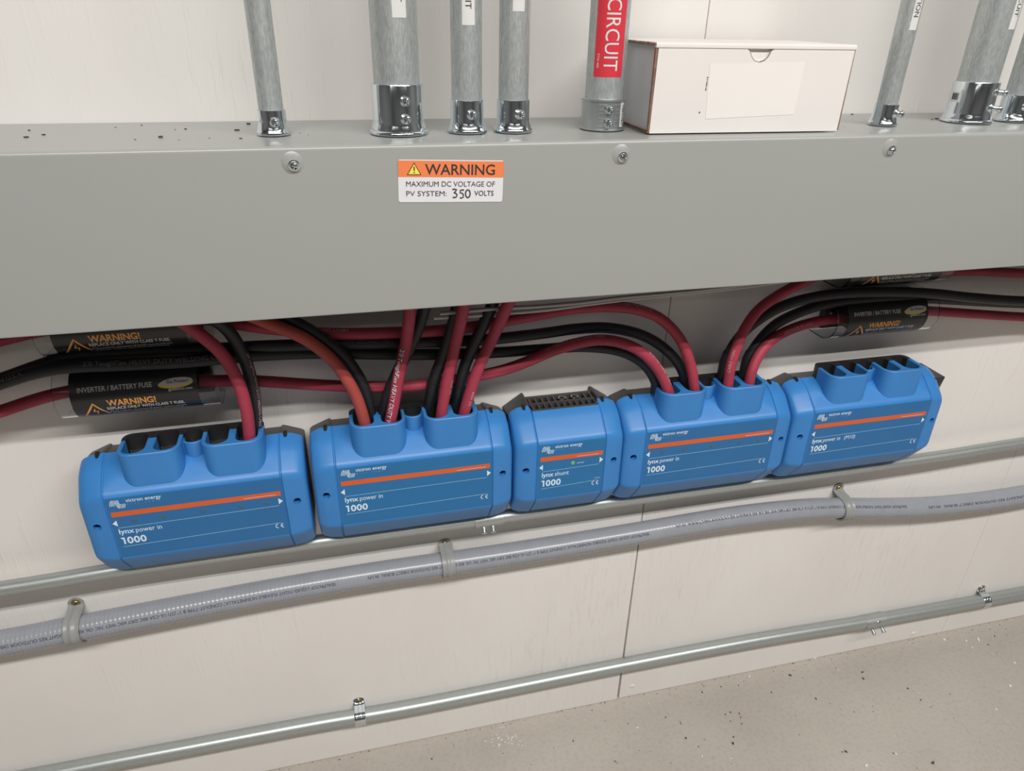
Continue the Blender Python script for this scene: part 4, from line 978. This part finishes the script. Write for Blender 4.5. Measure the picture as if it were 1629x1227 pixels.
cable('red_cable', [(1470, 428, -.034), (1505, 431), (1560, 432), (1629, 435), (1720, 436, -.034)], RM, 'dark red cable leaving the upper right fuse just under the trunking')
for pts, lb in (([(690, 506, -.075), (745, 503), (800, 499), (870, 493), (930, 485), (985, 478), (1050, 471), (1110, 465), (1180, 457), (1260, 446, -.085)], 'thin light grey wire sagging below the trunking, lower of two'),
            ([(700, 499, -.085), (790, 491), (850, 488), (920, 482), (985, 474), (1060, 467), (1130, 460), (1200, 451, -.095)], 'thin light grey wire close under the trunking edge, upper of two')):
    o, _ = cable('thin_wire', pts, M['wire'], lb, r=0.0026, cat='wire', seg=10); o['group'] = 'thin wires below the trunking'

# ------------------------------------------------------------------ loose bits
def chips(name, label, cat, spots, mat, zf, size):
    mb = MB()
    for (x, y, s, el) in spots:
        a = random.uniform(0, PI); n = random.choice((4, 5, 6)); pts = []
        for k in range(n):
            t = 2*PI*k/n + random.uniform(-0.3, 0.3); rx = s * random.uniform(0.6, 1.1); p = Vector((rx * el * math.cos(t), rx * math.sin(t)))
            pts.append((x + p.x*math.cos(a) - p.y*math.sin(a), y + p.x*math.sin(a) + p.y*math.cos(a)))
        prism(mb, pts, zf, zf + s * 0.5)
    return props(mb.obj(name, mat), label, cat, None, 'stuff')
def fl(u, v):
    d = CAM_R @ Vector(((u - 814.5) / CAM_F, -(v - 613.5) / CAM_F, -1.0)); t = -CAM_C.z / d.z; p = CAM_C + d * t; return p.x, p.y
sp = []
for u, v, s in ((1333, 1066, .003), (1537, 1020, .0045), (1547, 1031, .003), (1556, 1018, .006), (1614, 1055, .005), (1607, 1092, .006), (1425, 1200, .004), (1378, 1219, .005), (1117, 1204, .004), (1014, 1158, .003), (1163, 1207, .003), (1192, 1077, .003), (1585, 1129, .003), (1502, 1018, .005), (1175, 1091, .003)):
    sp.append((*fl(u, v), s * 0.55, random.uniform(1, 2.2)))
for k in range(60):
    x_, y_ = fl(random.gauss(806, 12), random.gauss(1178, 7)); sp.append((x_, y_, random.uniform(0.0004, 0.0016), 1.3))
for k in range(90): sp.append((random.uniform(0.7, 2.4), -abs(random.gauss(0, 0.25)) - 0.004, random.uniform(0.0004, 0.0010), 1.2))
chips('paint_crumbs', 'white paint crumbs scattered on the concrete floor', 'debris', sp, M['chipw'], 0.0002, 1)
sp = []
for u, v, s in ((1257, 1075, .005), (1372, 1070, .004), (1373, 1080, .004), (1444, 1096, .004), (1227, 1102, .003), (1298, 1112, .003), (1166, 1183, .006), (1167, 1173, .003), (1175, 1091, .003), (1147, 1093, .003), (1117, 1102, .003), (1091, 1175, .004), (1162, 1134, .004), (1162, 1148, .003), (1154, 1137, .003), (1484, 1214, .006), (1345, 1196, .004), (1465, 1114, .003), (912, 1179, .003), (687, 1208, .004), (540, 1209, .003), (1059, 1142, .003), (979, 1212, .003), (1582, 1013, .003), (1572, 1026, .003)):
    sp.append((*fl(u, v), s * 0.55, random.uniform(1, 1.8)))
for k in range(230):
    sp.append((random.uniform(0.3, 2.6), -abs(random.gauss(0, 0.28)) - 0.003, random.uniform(0.0003, 0.0011), random.uniform(1, 2.5)))
for k in range(160): sp.append((random.uniform(0.0, 2.6), -0.002 - random.random()**3 * 0.02, random.uniform(0.0003, 0.0012), 1.5))
chips('grit', 'dark grit and crumbs scattered on the concrete floor', 'debris', sp, M['chipd'], 0.0002, 1)
sp = [(*fl(u, v), 0.0018, 1.6) for u, v in ((1374, 1081), (1340, 1197), (1347, 1197), (1176, 1136), (1178, 1142), (1421, 1199), (1180, 1152))] + [(*fl(1083, 1151), 0.0012, 5.0)]
chips('copper_scraps', 'small reddish copper scraps lying on the concrete floor', 'debris', sp, M['chipr'], 0.0002, 1)
sp = []
def tl(u, v):
    d = CAM_R @ Vector(((u - 814.5) / CAM_F, -(v - 613.5) / CAM_F, -1.0)); t = (ZT - CAM_C.z) / d.z; p = CAM_C + d * t; return p.x, p.y
for u, v, s in ((255, 217, .0030), (395, 196, .0026), (377, 206, .0024), (42, 217, .0022), (46, 206, .0018), (295, 204, .0016), (383, 219, .0016), (225, 198, .0012), (69, 213, .0018), (1356, 181, .0020), (1490, 188, .0022), (1483, 189, .0015), (364, 189, .002)):
    sp.append((*tl(u, v), s, 1.3))
for k in range(40): sp.append((random.uniform(-0.3, 1.5), random.uniform(-0.16, -0.01), random.uniform(0.0003, 0.0009), 1.4))
chips('drill_crumbs', 'dark drilling crumbs lying on top of the grey trunking', 'debris', sp, M['chipd'], ZT - 0.0011, 1)
